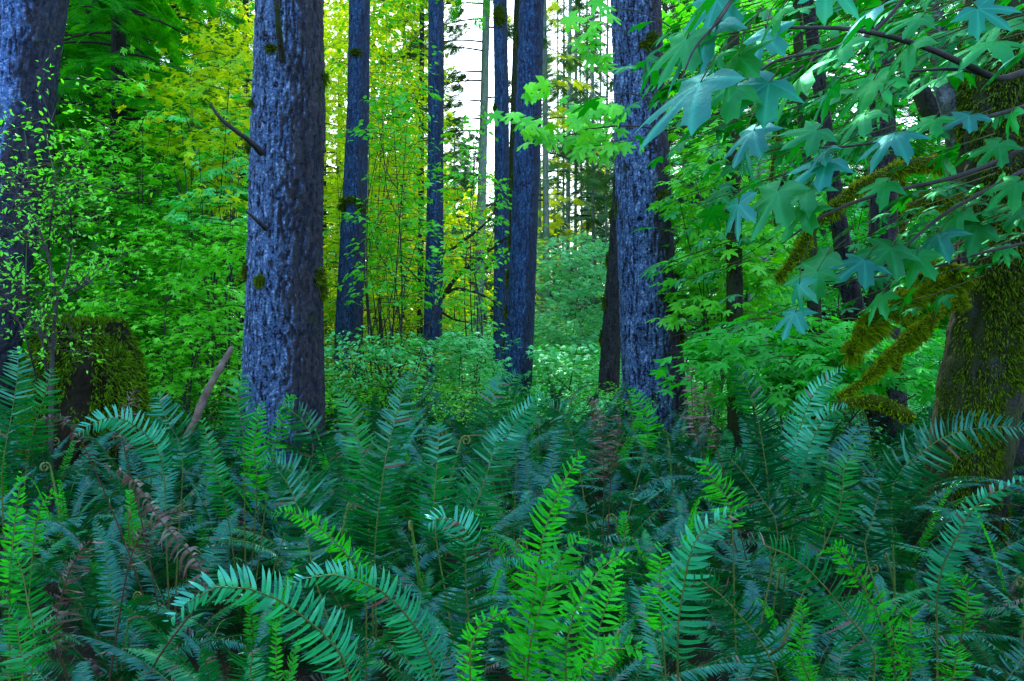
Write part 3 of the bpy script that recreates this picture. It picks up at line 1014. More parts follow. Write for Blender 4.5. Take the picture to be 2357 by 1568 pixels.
rng = np.random.default_rng(77)
FR = {'old': [], 'mid': [], 'young': [], 'dead': [], 'pale': []}
for k in range(20):
    mb = MB()
    kind = 'old' if k < 11 else ('mid' if k < 17 else 'pale')
    frond(mb, arc(rng.uniform(58, 88), rng.uniform(50, 130), rng.uniform(.95, 1.32), rng, side=rng.uniform(-.16, .16)), rng.uniform(.068, .10), rng, npair=int(rng.integers(70, 88)), tilt=rng.uniform(.15, .65), droop=rng.uniform(.1, .5), roll=rng.uniform(-.5, .5), wav=rng.uniform(.14, .28),
          miss=.03, blight=.025, tipdead=.16 if k % 5 == 1 else 0, ruffle=.2)
    FR[kind].append(mb.mesh('frond', [M['fern_' + kind], M['rachis'], M['fern_dead']]))
for k in range(5):
    mb = MB()
    frond(mb, arc(rng.uniform(78, 90), rng.uniform(10, 40), rng.uniform(.8, 1.1), rng, hook=rng.uniform(1.5, 4.5), n=40, side=rng.uniform(-.06, .06)), rng.uniform(.05, .07), rng, npair=44, tilt=rng.uniform(.2, .6), droop=rng.uniform(.0, .3), wav=.35, fat=1.25, ruffle=.6)
    FR['young'].append(mb.mesh('frond', [M['fern_young'], M['rachis']]))
for k in range(4):
    mb = MB()
    frond(mb, arc(rng.uniform(55, 80), rng.uniform(120, 190), rng.uniform(.8, 1.05), rng, side=rng.uniform(-.15, .15)), rng.uniform(.055, .07), rng, npair=38, tilt=.5, droop=.8, wav=.7, curl=1.1, miss=.2)
    FR['dead'].append(mb.mesh('frond', [M['fern_dead'], M['rachis_dead']]))
for k in range(2):
    mb = MB()
    c = arc(88, 8, rng.uniform(.7, .95), rng, n=30)
    end = c[-1]
    a = np.linspace(0, 2 * math.pi * 1.4, 22)[1:]
    rad = .035 * (1 - a / (2 * math.pi * 1.9))
    cc = end + np.array([rad[0], 0, 0])
    spi = np.stack([end[0] + .035 - np.cos(a) * rad, np.zeros_like(a) + end[1], end[2] + np.sin(a) * rad], -1)
    tube(mb, np.vstack([c, spi]), np.concatenate([np.linspace(.007, .006, 30), np.linspace(.007, .004, 21)]), 6, 1, .8)
    frond(mb, c[8:], .014, rng, npair=40, tilt=.4, droop=.5, wav=.5, start=.3, curl=.8)
    FR['young'].append(mb.mesh('frond', [M['fern_young'], M['rachis']]))


def place_frond(root, me, az, sc, tiltx=0.0):
    o = link('frond', me, root)
    o.rotation_euler = (tiltx, 0, az)
    o.scale = (sc, sc, sc)
    return o


def fern_plant(name, label, x, y, rng, nf, mix, group=None, size=1.0, az_range=None):
    z = float(ground_z(x, y))
    root = thing(name, label, 'fern', (x, y, z), group)
    a0 = rng.uniform(0, 6.28)
    for k in range(nf):
        kind = rng.choice(list(mix.keys()), p=np.array(list(mix.values())) / sum(mix.values()))
        me = FR[kind][rng.integers(len(FR[kind]))]
        az = a0 + 2 * math.pi * k / nf + rng.normal() * .25
        place_frond(root, me, az, size * rng.uniform(.75, 1.12), rng.normal() * .15)
    return root


# positions of ferns: dart throwing over the fern field
MIXES = {
    'dark': ({'old': 8, 'mid': 3.5, 'young': 1, 'dead': .9, 'pale': .6}, 'dark blue green'),
    'green': ({'old': 5, 'mid': 5, 'young': 2.5, 'dead': .3, 'pale': 1}, 'fresh green'),
    'brown': ({'old': 6, 'mid': 1, 'young': .4, 'dead': 3.2, 'pale': .5}, 'brown tipped'),
}
HERO_SPOTS = []       # filled below: keep the ordinary ferns out of the way of the described ones


# ------------------------------------------------------------------ the fronds one can point at in the photograph
def hero(label, root_px, Yroot, specs, seed, extra=6, mix=None, size=.8):
    """specs: list of (kind, width_px, [(x, y, Y)...]) base -> tip; all rise from one crown on the ground"""
    rng = np.random.default_rng(seed)
    x0 = at(root_px, 806, Yroot)[0]
    z0 = float(ground_z(x0, Yroot))
    base = np.array([x0, Yroot, z0])
    root = thing('sword_fern', label, 'fern', base)
    HERO_SPOTS.append((x0, Yroot))
    for kind, wpx, pts in specs:
        C = [at(*p) for p in pts]
        Ym = pts[len(pts) // 2][2]
        first = C[0]
        mid = base * .45 + first * .55 + np.array([0, 0, .05])
        curve = [base] + ([mid] if first[2] - z0 > .35 else []) + C
        cv = catmull(curve, 40)
        seg = np.linalg.norm(np.diff(cv, axis=0), axis=1)
        tot = seg.sum()
        fi = np.argmin(np.linalg.norm(cv - first, axis=1))
        start = max(.12, seg[:fi].sum() / tot - .04)
        mb = MB()
        # blade faces the camera side: side vector lies across the view
        ax = nrm(C[-1] - C[0])
        view = nrm(C[len(C) // 2] - np.array([0, 0, CAM_Z]))
        hint = np.cross(ax, -view)
        hint = nrm(hint)
        npair = int(np.clip((1 - start) * tot / .0126, 30, 100))
        kw = dict(tilt=.35, droop=.25, wav=.18, fat=1.0)
        mat = 'fern_' + kind
        mr = 'rachis'
        if kind == 'young':
            kw.update(wav=.40, fat=1.25, droop=.20, ruffle=.8)
            npair = int(npair * 1.0)
        if kind == 'dead':
            kw.update(curl=1.1, wav=.7, droop=.7, miss=.15)
            mr = 'rachis_dead'
        if kind == 'pale':
            kw.update(droop=.45, wav=.22, fat=1.15)
        frond(mb, cv, px(wpx, Ym), rng, npair=npair, start=start, hint=hint, roll=rng.uniform(-.25, .25), rr=.005, blight=.02 if kind in ('old', 'mid', 'pale') else 0, **kw)
        mb.build('frond', [M[mat], M[mr], M['fern_dead']], root, base)
    mix = mix or {'old': 8, 'mid': 2}
    for k in range(extra):
        kind = rng.choice(list(mix.keys()), p=np.array(list(mix.values())) / sum(mix.values()))
        place_frond(root, FR[kind][rng.integers(len(FR[kind]))], rng.uniform(0, 6.28), size * rng.uniform(.7, 1.0), rng.normal() * .15)
    return root


hero('bright young sword fern with two tall upright lime fronds in the lower centre', 1225, 2.25, [
    ('young', 62, [(1206, 1515, 2.0), (1228, 1380, 2.0), (1250, 1235, 2.0), (1292, 1118, 2.05), (1340, 1040, 2.1)]),
    ('young', 75, [(1216, 1515, 1.9), (1257, 1363, 1.9), (1290, 1283, 1.93), (1344, 1232, 1.97)]),
], 1, extra=4, size=.6)
hero('bright young sword fern with a frond bent over like a crook at lower centre', 1320, 2.1, [
    ('young', 44, [(1303, 1560, 1.8), (1312, 1437, 1.8), (1352, 1355, 1.82), (1390, 1300, 1.86), (1425, 1279, 1.88), (1462, 1300, 1.86)]),
    ('young', 38, [(1330, 1575, 1.6), (1385, 1503, 1.58), (1442, 1484, 1.58), (1480, 1500, 1.58), (1500, 1536, 1.57)]),
    ('young', 45, [(1370, 1500, 1.85), (1388, 1420, 1.86), (1412, 1340, 1.88), (1420, 1290, 1.9)]),
], 2, extra=3, size=.55)
hero('small lime fern frond curling over at the bottom centre', 1085, 1.9, [
    ('young', 32, [(1082, 1560, 1.65), (1086, 1470, 1.65), (1120, 1424, 1.66), (1153, 1411, 1.66), (1182, 1441, 1.65)]),
], 3, extra=3, size=.5)
hero('sword fern with a long pale frond sweeping left over the lower left', 850, 2.0, [
    ('pale', 72, [(800, 1540, 1.75), (707, 1428, 1.7), (623, 1372, 1.66), (539, 1350, 1.63), (462, 1362, 1.6), (385, 1432, 1.57)]),
    ('old', 62, [(590, 1585, 1.62), (575, 1510, 1.6), (605, 1485, 1.58)]),
], 4, extra=3, size=.6)
hero('sword fern with a pale arching frond just left of the lime fronds', 1010, 2.4, [
    ('pale', 62, [(1000, 1550, 2.1), (960, 1450, 2.05), (884, 1364, 2.0), (800, 1330, 1.95), (730, 1322, 1.92), (662, 1352, 1.9)]),
    ('old', 76, [(1078, 1470, 2.35), (1072, 1340, 2.35), (1070, 1240, 2.33), (1040, 1232, 2.28)]),
], 5, extra=4, size=.7)
hero('pale lime fern frond arching left in the middle of the fern bed', 850, 2.9, [
    ('young', 36, [(838, 1345, 2.75), (784, 1262, 2.7), (724, 1205, 2.68), (666, 1178, 2.66), (625, 1182, 2.64)]),
    ('old', 70, [(725, 1330, 2.9), (700, 1210, 2.95), (660, 1110, 3.0), (620, 1060, 3.0)]),
], 6, extra=5, size=.75)
hero('tall upright dark sword fern in front of the slim trunk', 870, 3.3, [
    ('old', 66, [(863, 1260, 3.1), (880, 1110, 3.1), (893, 1030, 3.12), (930, 900, 3.2), (955, 850, 3.25)]),
    ('mid', 60, [(850, 1250, 3.2), (838, 1080, 3.2), (810, 960, 3.25), (775, 890, 3.3)]),
    ('old', 70, [(735, 1200, 3.2), (700, 1120, 3.2), (650, 1070, 3.2), (600, 1060, 3.2)]),
], 7, extra=7, size=.9)
hero('blue green sword fern with a broad feathered frond below the middle trunk', 1085, 3.0, [
    ('old', 78, [(1072, 1240, 2.8), (1112, 1120, 2.8), (1135, 1040, 2.83), (1150, 985, 2.88)]),
    ('old', 66, [(1000, 1210, 2.9), (1005, 1080, 2.9), (1010, 1010, 2.95), (1002, 970, 3.0)]),
    ('pale', 50, [(1090, 1260, 2.7), (1030, 1190, 2.7), (980, 1210, 2.68)]),
], 8, extra=6, size=.85)
hero('sword fern with white edged frond bending right over the lower right centre', 1570, 2.1, [
    ('pale', 66, [(1560, 1470, 1.85), (1576, 1340, 1.82), (1596, 1250, 1.8), (1640, 1206, 1.78), (1696, 1182, 1.75)]),
    ('young', 45, [(1520, 1400, 1.9), (1520, 1310, 1.9), (1525, 1250, 1.93)]),
], 9, extra=3, size=.6)
hero('sword fern with two blue fronds arching left in the lower right', 1900, 2.1, [
    ('old', 70, [(1790, 1560, 1.8), (1746, 1471, 1.75), (1682, 1394, 1.7), (1625, 1340, 1.67), (1580, 1338, 1.64)]),
    ('old', 74, [(2015, 1525, 1.85), (1965, 1437, 1.82), (1878, 1328, 1.8), (1803, 1272, 1.77), (1715, 1242, 1.74)]),
], 10, extra=3, size=.6)
hero('lime green fern frond hooked at its top in the lower right', 2060, 2.3, [
    ('young', 50, [(2059, 1535, 2.1), (2019, 1411, 2.08), (1968, 1326, 2.06), (1928, 1262, 2.04), (1890, 1272, 2.0)]),
    ('young', 40, [(2098, 1515, 2.0), (2096, 1440, 2.0), (2095, 1385, 2.0)]),
    ('young', 40, [(2197, 1540, 1.9), (2196, 1500, 1.9), (2190, 1475, 1.9)]),
    ('young', 34, [(1850, 1538, 1.9), (1848, 1450, 1.9), (1846, 1375, 1.92)]),
], 11, extra=3, size=.6)
hero('sword fern with a thin pale frond curving up to the right edge', 2150, 2.6, [
    ('pale', 40, [(2160, 1345, 2.4), (2205, 1232, 2.35), (2255, 1155, 2.3), (2360, 1102, 2.25)]),
    ('old', 76, [(1992, 1273, 2.7), (2008, 1200, 2.7), (2022, 1141, 2.7), (2030, 1100, 2.66), (2000, 1112, 2.6)]),
    ('young', 38, [(2220, 1430, 2.2), (2230, 1370, 2.2), (2210, 1335, 2.2), (2170, 1328, 2.2)]),
], 12, extra=6, size=.75)
hero('sword fern with a huge arching frond reaching the right edge below the mossy trunk', 2060, 3.2, [
    ('old', 74, [(2055, 1125, 3.0), (2110, 1052, 2.95), (2177, 1004, 2.9), (2261, 984, 2.85), (2370, 984, 2.8)]),
    ('old', 60, [(1940, 1180, 3.1), (1935, 1080, 3.1), (1965, 1010, 3.15), (1990, 975, 3.2)]),
], 13, extra=7, size=.9)
hero('tall sword fern with a broad upright frond right of the furrowed trunk', 1775, 3.9, [
    ('old', 66, [(1768, 1120, 3.7), (1756, 1030, 3.7), (1735, 930, 3.72), (1690, 842, 3.78)]),
    ('pale', 50, [(1815, 1080, 3.7), (1840, 990, 3.7), (1875, 905, 3.68), (1945, 846, 3.65)]),
    ('pale', 44, [(1850, 1080, 3.6), (1880, 990, 3.6), (1915, 950, 3.58), (1955, 938, 3.55)]),
    ('dead', 40, [(1600, 990, 3.8), (1595, 920, 3.8), (1590, 860, 3.8), (1605, 838, 3.8)]),
    ('dead', 40, [(1640, 1000, 3.7), (1620, 930, 3.7), (1640, 880, 3.7)]),
], 14, extra=7, size=.95)
hero('dark sword fern standing upright at the left edge below the stump', 20, 3.6, [
    ('old', 62, [(5, 1090, 3.4), (26, 960, 3.4), (42, 850, 3.45), (38, 800, 3.5)]),
    ('mid', 50, [(70, 1020, 3.5), (100, 920, 3.5), (120, 850, 3.55)]),
    ('old', 50, [(-30, 1050, 3.4), (-40, 900, 3.4), (-20, 830, 3.4)]),
], 15, extra=7, size=.95)
hero('sword fern with blue fronds arching left below the stump', 400, 3.6, [
    ('pale', 44, [(372, 1060, 3.4), (303, 975, 3.35), (236, 964, 3.3), (175, 1000, 3.25)]),
    ('dead', 34, [(202, 1046, 3.3), (168, 992, 3.3), (128, 957, 3.28), (77, 980, 3.25)]),
    ('dead', 40, [(280, 1000, 3.5), (292, 940, 3.5), (310, 890, 3.5)]),
    ('old', 60, [(420, 1050, 3.5), (385, 970, 3.5), (360, 905, 3.55)]),
], 16, extra=7, size=.9)
hero('sword fern with drooping brown dead fronds in the lower left', 220, 2.6, [
    ('dead', 50, [(128, 1470, 2.3), (145, 1360, 2.3), (175, 1283, 2.3), (209, 1242, 2.3), (225, 1260, 2.28)]),
    ('dead', 46, [(303, 1276, 2.5), (353, 1202, 2.5), (400, 1180, 2.48), (437, 1172, 2.45)]),
    ('dead', 40, [(470, 1345, 2.4), (370, 1199, 2.45), (303, 1101, 2.5), (240, 1070, 2.5)]),
], 17, extra=6, size=.75)
hero('yellow green young fern fronds standing at the lower left edge', 30, 2.3, [
    ('young', 26, [(22, 1350, 2.1), (30, 1242, 2.1), (40, 1158, 2.12), (50, 1085, 2.14)]),
    ('mid', 52, [(80, 1490, 2.0), (67, 1410, 2.0), (50, 1310, 2.0), (25, 1262, 2.0)]),
    ('mid', 50, [(60, 1560, 1.8), (47, 1500, 1.8), (40, 1440, 1.8), (20, 1404, 1.8)]),
    ('young', 20, [(80, 1230, 2.3), (95, 1160, 2.3), (120, 1130, 2.3), (138, 1160, 2.3)]),
], 18, extra=4, size=.6)
hero('fresh green sword fern with upright fronds at the foot of the thickest trunk', 570, 4.0, [
    ('mid', 34, [(518, 1160, 3.7), (490, 1060, 3.7), (465, 960, 3.75)]),
    ('young', 36, [(592, 1120, 3.6), (585, 1020, 3.6), (605, 925, 3.65)]),
    ('mid', 50, [(560, 1000, 3.8), (545, 920, 3.8), (560, 860, 3.85)]),
    ('young', 26, [(630, 1040, 3.8), (650, 970, 3.8), (672, 905, 3.85), (680, 920, 3.85)]),
    ('old', 50, [(720, 1050, 3.7), (690, 960, 3.7), (640, 930, 3.7)]),
], 19, extra=6, size=.9)
hero('brown withered fern beneath the leaning mossy trunk', 1385, 4.2, [
    ('dead', 44, [(1390, 1080, 4.0), (1385, 1000, 4.0), (1370, 930, 4.05), (1350, 905, 4.1)]),
    ('dead', 40, [(1410, 1060, 4.0), (1425, 980, 4.0), (1420, 930, 4.0)]),
    ('young', 34, [(1490, 1010, 4.2), (1480, 940, 4.2), (1450, 890, 4.25)]),
    ('old', 50, [(1330, 1060, 4.1), (1300, 960, 4.1), (1240, 925, 4.1)]),
], 20, extra=6, size=.9)
hero('sword fern with white lit frond tips at the foot of the middle trunk', 1180, 4.8, [
    ('pale', 44, [(1150, 1060, 4.5), (1175, 990, 4.5), (1215, 940, 4.5), (1250, 905, 4.5)]),
    ('old', 50, [(1120, 1020, 4.6), (1130, 930, 4.6), (1160, 860, 4.7)]),
    ('mid', 40, [(1190, 960, 4.7), (1170, 900, 4.7), (1190, 860, 4.75), (1200, 872, 4.75)]),
], 21, extra=7, size=1.0)
hero('bright green fern frond leaning left in the right centre of the fern bed', 1700, 2.9, [
    ('young', 44, [(1682, 1180, 2.7), (1645, 1110, 2.7), (1612, 1050, 2.7)]),
    ('old', 74, [(1790, 1230, 2.8), (1755, 1150, 2.8), (1700, 1075, 2.8), (1660, 1035, 2.8)]),
    ('old', 66, [(1900, 1240, 2.8), (1855, 1150, 2.8), (1800, 1110, 2.8)]),
    ('mid', 46, [(1930, 1180, 2.7), (1940, 1090, 2.7), (1975, 1020, 2.7)]),
], 22, extra=6, size=.8)

pts = []
r2 = np.random.default_rng(9)
tries = 0
while tries < 9000:
    tries += 1
    y = 1.5 + 9.5 * r2.random() ** .75
    x = r2.uniform(-1, 1) * (.70 * y + .7)
    if y > 8.6 and (x < -1.5) and r2.random() < .8:
        continue
    if y > 10.5: continue
    dmin = .37 + .020 * y
    if any((x - a) ** 2 + (y - b) ** 2 < (.30 if b < 3 else .36) ** 2 for a, b in HERO_SPOTS):
        continue
    if any((x - a) ** 2 + (y - b) ** 2 < dmin ** 2 for a, b in pts):
        continue
    if math.hypot(x + 2.1, y - 7.7) < .5 or math.hypot(x - 1.75, y - 10) < .5 or math.hypot(x + 5.0, y - 9) < .5 or math.hypot(x + 3.5, y - 6.6) < .62:
        continue
    if x > 2.6 and math.hypot(x - 3.2, y - 5.2) < .6:
        continue
    pts.append((x, y))
for sx, sy in ((-3.75, 5.75), (-3.2, 5.7), (-2.75, 6.0)):
    pts.append((sx, sy))
far_proto = {}
for mk, (mix, w) in MIXES.items():
    far_proto[mk] = []
cnt = {}
for (x, y) in pts:
    u = r2.random()
    left = x < -.28 * y
    right = x > .28 * y
    if left: mk = 'brown' if u < .42 else ('dark' if u < .8 else 'green')
    elif right: mk = 'dark' if u < .75 else ('green' if u < .9 else 'brown')
    else: mk = 'dark' if u < .55 else ('green' if u < .88 else 'brown')
    zone = 'left' if left else ('right' if right else 'middle')
    mix, word = MIXES[mk]
    size = np.clip(.56 + .068 * y, .58, .98) * r2.uniform(.88, 1.1)
    if y < 3.2:
        band, nf = 'front', 14
        place = {'left': 'in the front left near the drooping dead fronds', 'middle': 'in the front middle around the lime fronds', 'right': 'in the front right around the hooked lime frond'}[zone]
    elif y < 5.5:
        band, nf = 'mid', 16
        place = {'left': 'halfway back on the left, before the stump', 'middle': 'halfway back in the middle', 'right': 'halfway back on the right, before the mossy limbs'}[zone]
    else:
        band, nf = 'rear', 13
        place = {'left': 'at the rear of the bed near the stump', 'middle': 'at the rear of the bed below the thick trunks', 'right': 'at the rear of the bed under the low maple leaves'}[zone]
    lab = '%s sword fern %s' % (word, place)
    grp = '%s sword ferns, %s of the bed, %s' % (word, band, zone)
    if band != 'rear':
        fern_plant('sword_fern', lab, x, y, r2, nf, mix, grp, size)
    else:
        fern_plant('sword_fern', lab, x, y, r2, 13, mix, grp, size)


# ------------------------------------------------------------------ shrubs and saplings
def sprays(mb, centers, dirs, rng, n_leaf, spread, size, tpl, flat=.35, mat=0, tint0=None, twigmat=1, droop=.25, twig=True):
    """flat leafy sprays: leaves spread along a twig, roughly level"""
    for c, d in zip(centers, dirs):
        L = spread * rng.uniform(.7, 1.3)
        d = nrm(d)
        sd = nrm(np.cross(d, np.array([0, 0, 1.]) + rng.normal(size=3) * .15))
        n = max(4, int(n_leaf * rng.uniform(.7, 1.3)))
        u = rng.uniform(0, 1, n)
        v = rng.uniform(-1, 1, n) * .42 * np.sqrt(np.clip(1 - (u - .4) ** 2 / .42, 0.05, 1))
        pos = c + d * (L * (u - .5))[:, None] + sd * (L * v)[:, None] + np.array([0, 0, -1.]) * (droop * L * (u ** 2 * .6 + v ** 2))[:, None] + rng.normal(size=(n, 3)) * L * .05 * np.array([1, 1, 1.5])
        f = d * (.7 + rng.normal(size=n) * .3)[:, None] + sd * (np.sign(v) * rng.uniform(.2, 1.1, n))[:, None] + np.array([0, 0, -1.]) * rng.uniform(0, .5, n)[:, None]
        nn = np.array([0, -.12, 1.]) + rng.normal(size=(n, 3)) * flat
        ti = np.clip(rng.normal(rng.uniform(.3, .7) if tint0 is None else tint0, .2, n), 0, 1)
        leaves(mb, tpl, pos, f, nn, size * rng.uniform(.65, 1.25, n), ti, mat)
        if twig:
            tube(mb, [c - d * L * .6, c, c + d * L * .45 - np.array([0, 0, droop * L * .3])], [.006, .004, .002], 4, twigmat)


def shrub_proto(name, seed, h, rad, ns, nl, size, tpl, matl, mats, spread=.5, cat='shrub', label='x'):
    rng = np.random.default_rng(seed)
    root = thing(name, label, cat)
    mb = MB()
    cs, ds = [], []
    sm = MB()
    stems = []
    for k in range(7):
        a = rng.uniform(0, 6.28)
        r_ = rad * rng.uniform(.3, .95)
        top = np.array([math.cos(a) * r_, math.sin(a) * r_, h * rng.uniform(.7, 1.0)])
        q = catmull([np.array([math.cos(a) * .05, math.sin(a) * .05, -.05]), np.array([math.cos(a) * r_ * .3, math.sin(a) * r_ * .3, h * .5]), top], 12)
        stems.append(q)
        tube(sm, q, np.linspace(.014, .004, 12), 5, 0)
    for k in range(ns):
        a = rng.uniform(0, 6.28)
        rr = rad * math.sqrt(rng.random())
        zz = h * (.18 + .82 * rng.random() ** .7) * (1 - .25 * (rr / rad) ** 2)
        cs.append(np.array([rr * math.cos(a), rr * math.sin(a), zz]))
        ds.append(np.array([math.cos(a + rng.normal() * .6), math.sin(a + rng.normal() * .6), rng.uniform(-.1, .15)]))
    sprays(mb, cs, ds, rng, nl, spread, size, tpl)
    sm.build('stem', M['twig_green'], root)
    mb.build('foliage', [M[matl], M['twig_green']], root)
    return root


SH = {}
SH['teal'] = [shrub_proto('salmonberry_shrub', 400 + k, 1.15, .85, 62, 30, .046, TPL_MS, 'leaf_teal', None, .42) for k in range(3)]
SH['green'] = [shrub_proto('salmonberry_shrub', 420 + k, 1.35, .95, 62, 30, .050, TPL_OV if k else TPL_MS, 'leaf_green', None, .45) for k in range(3)]
SH['dark'] = [shrub_proto('salmonberry_shrub', 430 + k, 1.25, .95, 44, 24, .060, TPL_OV, 'leaf_dark', None, .45) for k in range(2)]
SH['hazy'] = [shrub_proto('salmonberry_shrub', 440 + k, 1.5, 1.2, 50, 22, .085, TPL_MS, 'leaf_hazy', None, .6) for k in range(2)]
SH['sunny'] = [shrub_proto('salmonberry_shrub', 450 + k, 1.8, 1.1, 50, 26, .075, TPL_OV, 'leaf_sunny', None, .5) for k in range(2)]
first_used = set()
turn = {}


def put_shrub(key, x, y, sc, rz, label, group=None):
    turn[key] = turn.get(key, -1) + 1
    k = turn[key] % len(SH[key])
    p = SH[key][k]
    loc = (x, y, float(ground_z(x, y)))
    if (key, k) not in first_used:
        first_used.add((key, k))
        p.location = loc
        p.rotation_euler = (0, 0, rz)
        p.scale = (sc,) * 3
        p['label'] = label
        if group: p['group'] = group
        return p
    return copy_thing(p, loc, rz, sc, label, group)


r3 = np.random.default_rng(123)
spots = []
tr_ = 0
while tr_ < 4000:
    tr_ += 1
    y = 8.2 + 27 * r3.random() ** 1.2
    x = r3.uniform(-1, 1) * (.68 * y + 1)
    dm = .75 + .028 * y
    if y < 9.6 and -2.2 < x < 3: continue
    if any((x - a) ** 2 + (y - b) ** 2 < dm ** 2 for a, b in spots): continue
    spots.append((x, y))
for (x, y) in spots:
    ax = x / y
    if ax < -.30: key, w, z_ = ('green' if r3.random() < .75 else 'dark'), None, 'left of the thickest trunk'
    elif ax < -.06: key, w, z_ = ('green' if y < 13 else ('sunny' if r3.random() < .6 else 'teal')), None, 'between the thickest trunk and the slim trunk'
    elif ax < .12: key, w, z_ = ('teal' if y < 22 else 'hazy'), None, 'around and behind the middle trunk'
    elif ax < .30: key, w, z_ = ('teal' if r3.random() < .7 else 'green'), None, 'behind and right of the furrowed trunk'
    else: key, w, z_ = ('teal' if r3.random() < .6 else 'dark'), None, 'under the maple on the right'
    word = {'teal': 'blue green', 'green': 'bright green', 'dark': 'dark green', 'hazy': 'pale hazy', 'sunny': 'yellow sunlit'}[key]
    dist = 'near' if y < 14 else ('middle distance' if y < 22 else 'far')
    put_shrub(key, x, y, r3.uniform(.85, 1.15) * min(1.5, .46 + .034 * y), r3.uniform(0, 6.28), '%s %s low leafy shrub %s' % (dist, word, z_), '%s %s low shrubs %s' % (dist, word, z_))


def sapling(label, base_px, Y, boxes, rng_seed, mat, tpl, size, nl=20, spread=.5, depth=1.2, stem_r=.018, name='vine_maple', cat='sapling', group=None, flat=.35, slope=(0, 0, 0), stem_mat='twig', branch=True):
    """boxes: (x0, x1, y0, y1, n) regions of the photo frame filled with sprays at depth Y +- depth"""
    rng = np.random.default_rng(rng_seed)
    x0 = at(base_px, 806, Y)[0]
    base = np.array([x0, Y, float(ground_z(x0, Y))])
    root = thing(name, label, cat, base, group)
    mb, sm = MB(), MB()
    for (bx0, bx1, by0, by1, n) in boxes:
        cs = np.array([at(rng.uniform(bx0, bx1), rng.uniform(by0, by1), Y + rng.uniform(-1, 1) * depth) for _ in range(n)])
        ds = cs - base
        ds[:, 2] = 0
        ds = nrm(ds) + rng.normal(size=ds.shape) * np.array([.6, .6, .12]) + np.array(slope)
        sprays(mb, cs, ds, rng, nl, spread, size, tpl, flat)
        if branch:
            ctr = cs.mean(0)
            for k in range(min(4, max(2, n // 12))):
                tip = cs[rng.integers(n)]
                m1 = base * .55 + ctr * .45 + rng.normal(size=3) * .15
                m1[2] = base[2] + (tip[2] - base[2]) * .45
                tube(sm, [base + rng.normal(size=3) * np.array([.08, .08, 0]), m1, tip * .8 + m1 * .2, tip], [stem_r, stem_r * .75, stem_r * .4, .004], 6, 0, n=18, jitter=.15)
                for _ in range(1):
                    t2 = cs[rng.integers(n)]
                    mid = m1 * .4 + t2 * .6 + np.array([0, 0, .1])
                    tube(sm, [m1 * .5 + tip * .5, mid, t2], [stem_r * .45, stem_r * .3, .003], 5, 0, n=10)
    sm.build('stem', M[stem_mat], root, base)
    mb.build('foliage', [M[mat], M['twig_green']], root, base)
    return root


# left: layered vine maple
sapling('bright vine maple mass in level layers between the stump and the thickest trunk', 420, 9.3, [(190, 575, 560, 900, 150), (330, 575, 500, 620, 40)], 1, 'leaf_green', TPL_MS, .062, 26, .5, 1.0, flat=.3)
sapling('vine maple with darker layered leaves above the stump', 230, 10.5, [(60, 420, 440, 740, 120)], 2, 'leaf_green', TPL_MS, .062, 24, .55, 1.1, flat=.3)
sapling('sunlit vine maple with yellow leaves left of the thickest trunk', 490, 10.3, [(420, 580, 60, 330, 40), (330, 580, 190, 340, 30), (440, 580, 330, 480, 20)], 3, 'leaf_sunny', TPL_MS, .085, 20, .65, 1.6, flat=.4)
sapling('maple sapling with pale blue green leaf tiers beside the dead side branches', 545, 9.6, [(415, 575, 225, 300, 4), (440, 575, 350, 470, 8), (430, 575, 440, 520, 9)], 4, 'leaf_teal', TPL_MM, .10, 13, .55, .6, flat=.35)
sapling('green maple sapling with level leaf tiers in front of the left hemlocks', 330, 10.6, [(150, 420, 300, 520, 60), (230, 420, 150, 300, 26)], 5, 'leaf_green', TPL_MS, .085, 20, .65, 1.3, flat=.35)
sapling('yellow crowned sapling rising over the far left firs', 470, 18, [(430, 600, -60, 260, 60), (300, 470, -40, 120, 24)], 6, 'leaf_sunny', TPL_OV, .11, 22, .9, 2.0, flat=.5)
# centre
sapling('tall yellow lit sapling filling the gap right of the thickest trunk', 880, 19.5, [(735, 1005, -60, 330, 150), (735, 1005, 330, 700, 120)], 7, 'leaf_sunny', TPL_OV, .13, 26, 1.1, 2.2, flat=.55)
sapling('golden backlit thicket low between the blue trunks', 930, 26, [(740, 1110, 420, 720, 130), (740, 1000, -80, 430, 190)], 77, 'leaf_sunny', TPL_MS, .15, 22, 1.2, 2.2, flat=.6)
sapling('fresh green osoberry sapling with oval leaves in front of the slim trunk', 900, 12.0, [(860, 985, 180, 420, 26), (830, 985, 420, 700, 44), (800, 860, 270, 320, 2), (800, 850, 460, 500, 3), (795, 850, 640, 700, 4), (985, 1040, 520, 700, 4)], 8, 'leaf_green', TPL_OV, .12, 13, .5, .9, flat=.55, name='osoberry_sapling')
sapling('osoberry sapling with oval leaves right of the slim trunk', 1090, 14.5, [(1022, 1120, 240, 420, 18), (1030, 1180, 420, 620, 34), (1025, 1140, 620, 760, 26)], 9, 'leaf_green', TPL_OV, .12, 13, .55, 1.2, flat=.55, name='osoberry_sapling')
sapling('leafy green bush at the foot of the slim trunk', 900, 10.8, [(750, 985, 760, 890, 70)], 10, 'leaf_teal', TPL_OV, .075, 24, .5, .8, flat=.45)
sapling('bushy teal salmonberry thicket left of the middle trunk', 1080, 12.5, [(1020, 1150, 770, 900, 46)], 11, 'leaf_teal', TPL_MS, .075, 22, .5, .8)
sapling('slope of blue green leaves between the middle trunk and the leaning trunk', 1300, 14, [(1225, 1405, 800, 930, 60)], 12, 'leaf_teal', TPL_MS, .085, 22, .6, 1.3)
sapling('hazy green thicket beneath the far firs in the gap', 1310, 24, [(1240, 1410, 540, 780, 130)], 13, 'leaf_hazy', TPL_MS, .13, 20, 1.0, 2.5)
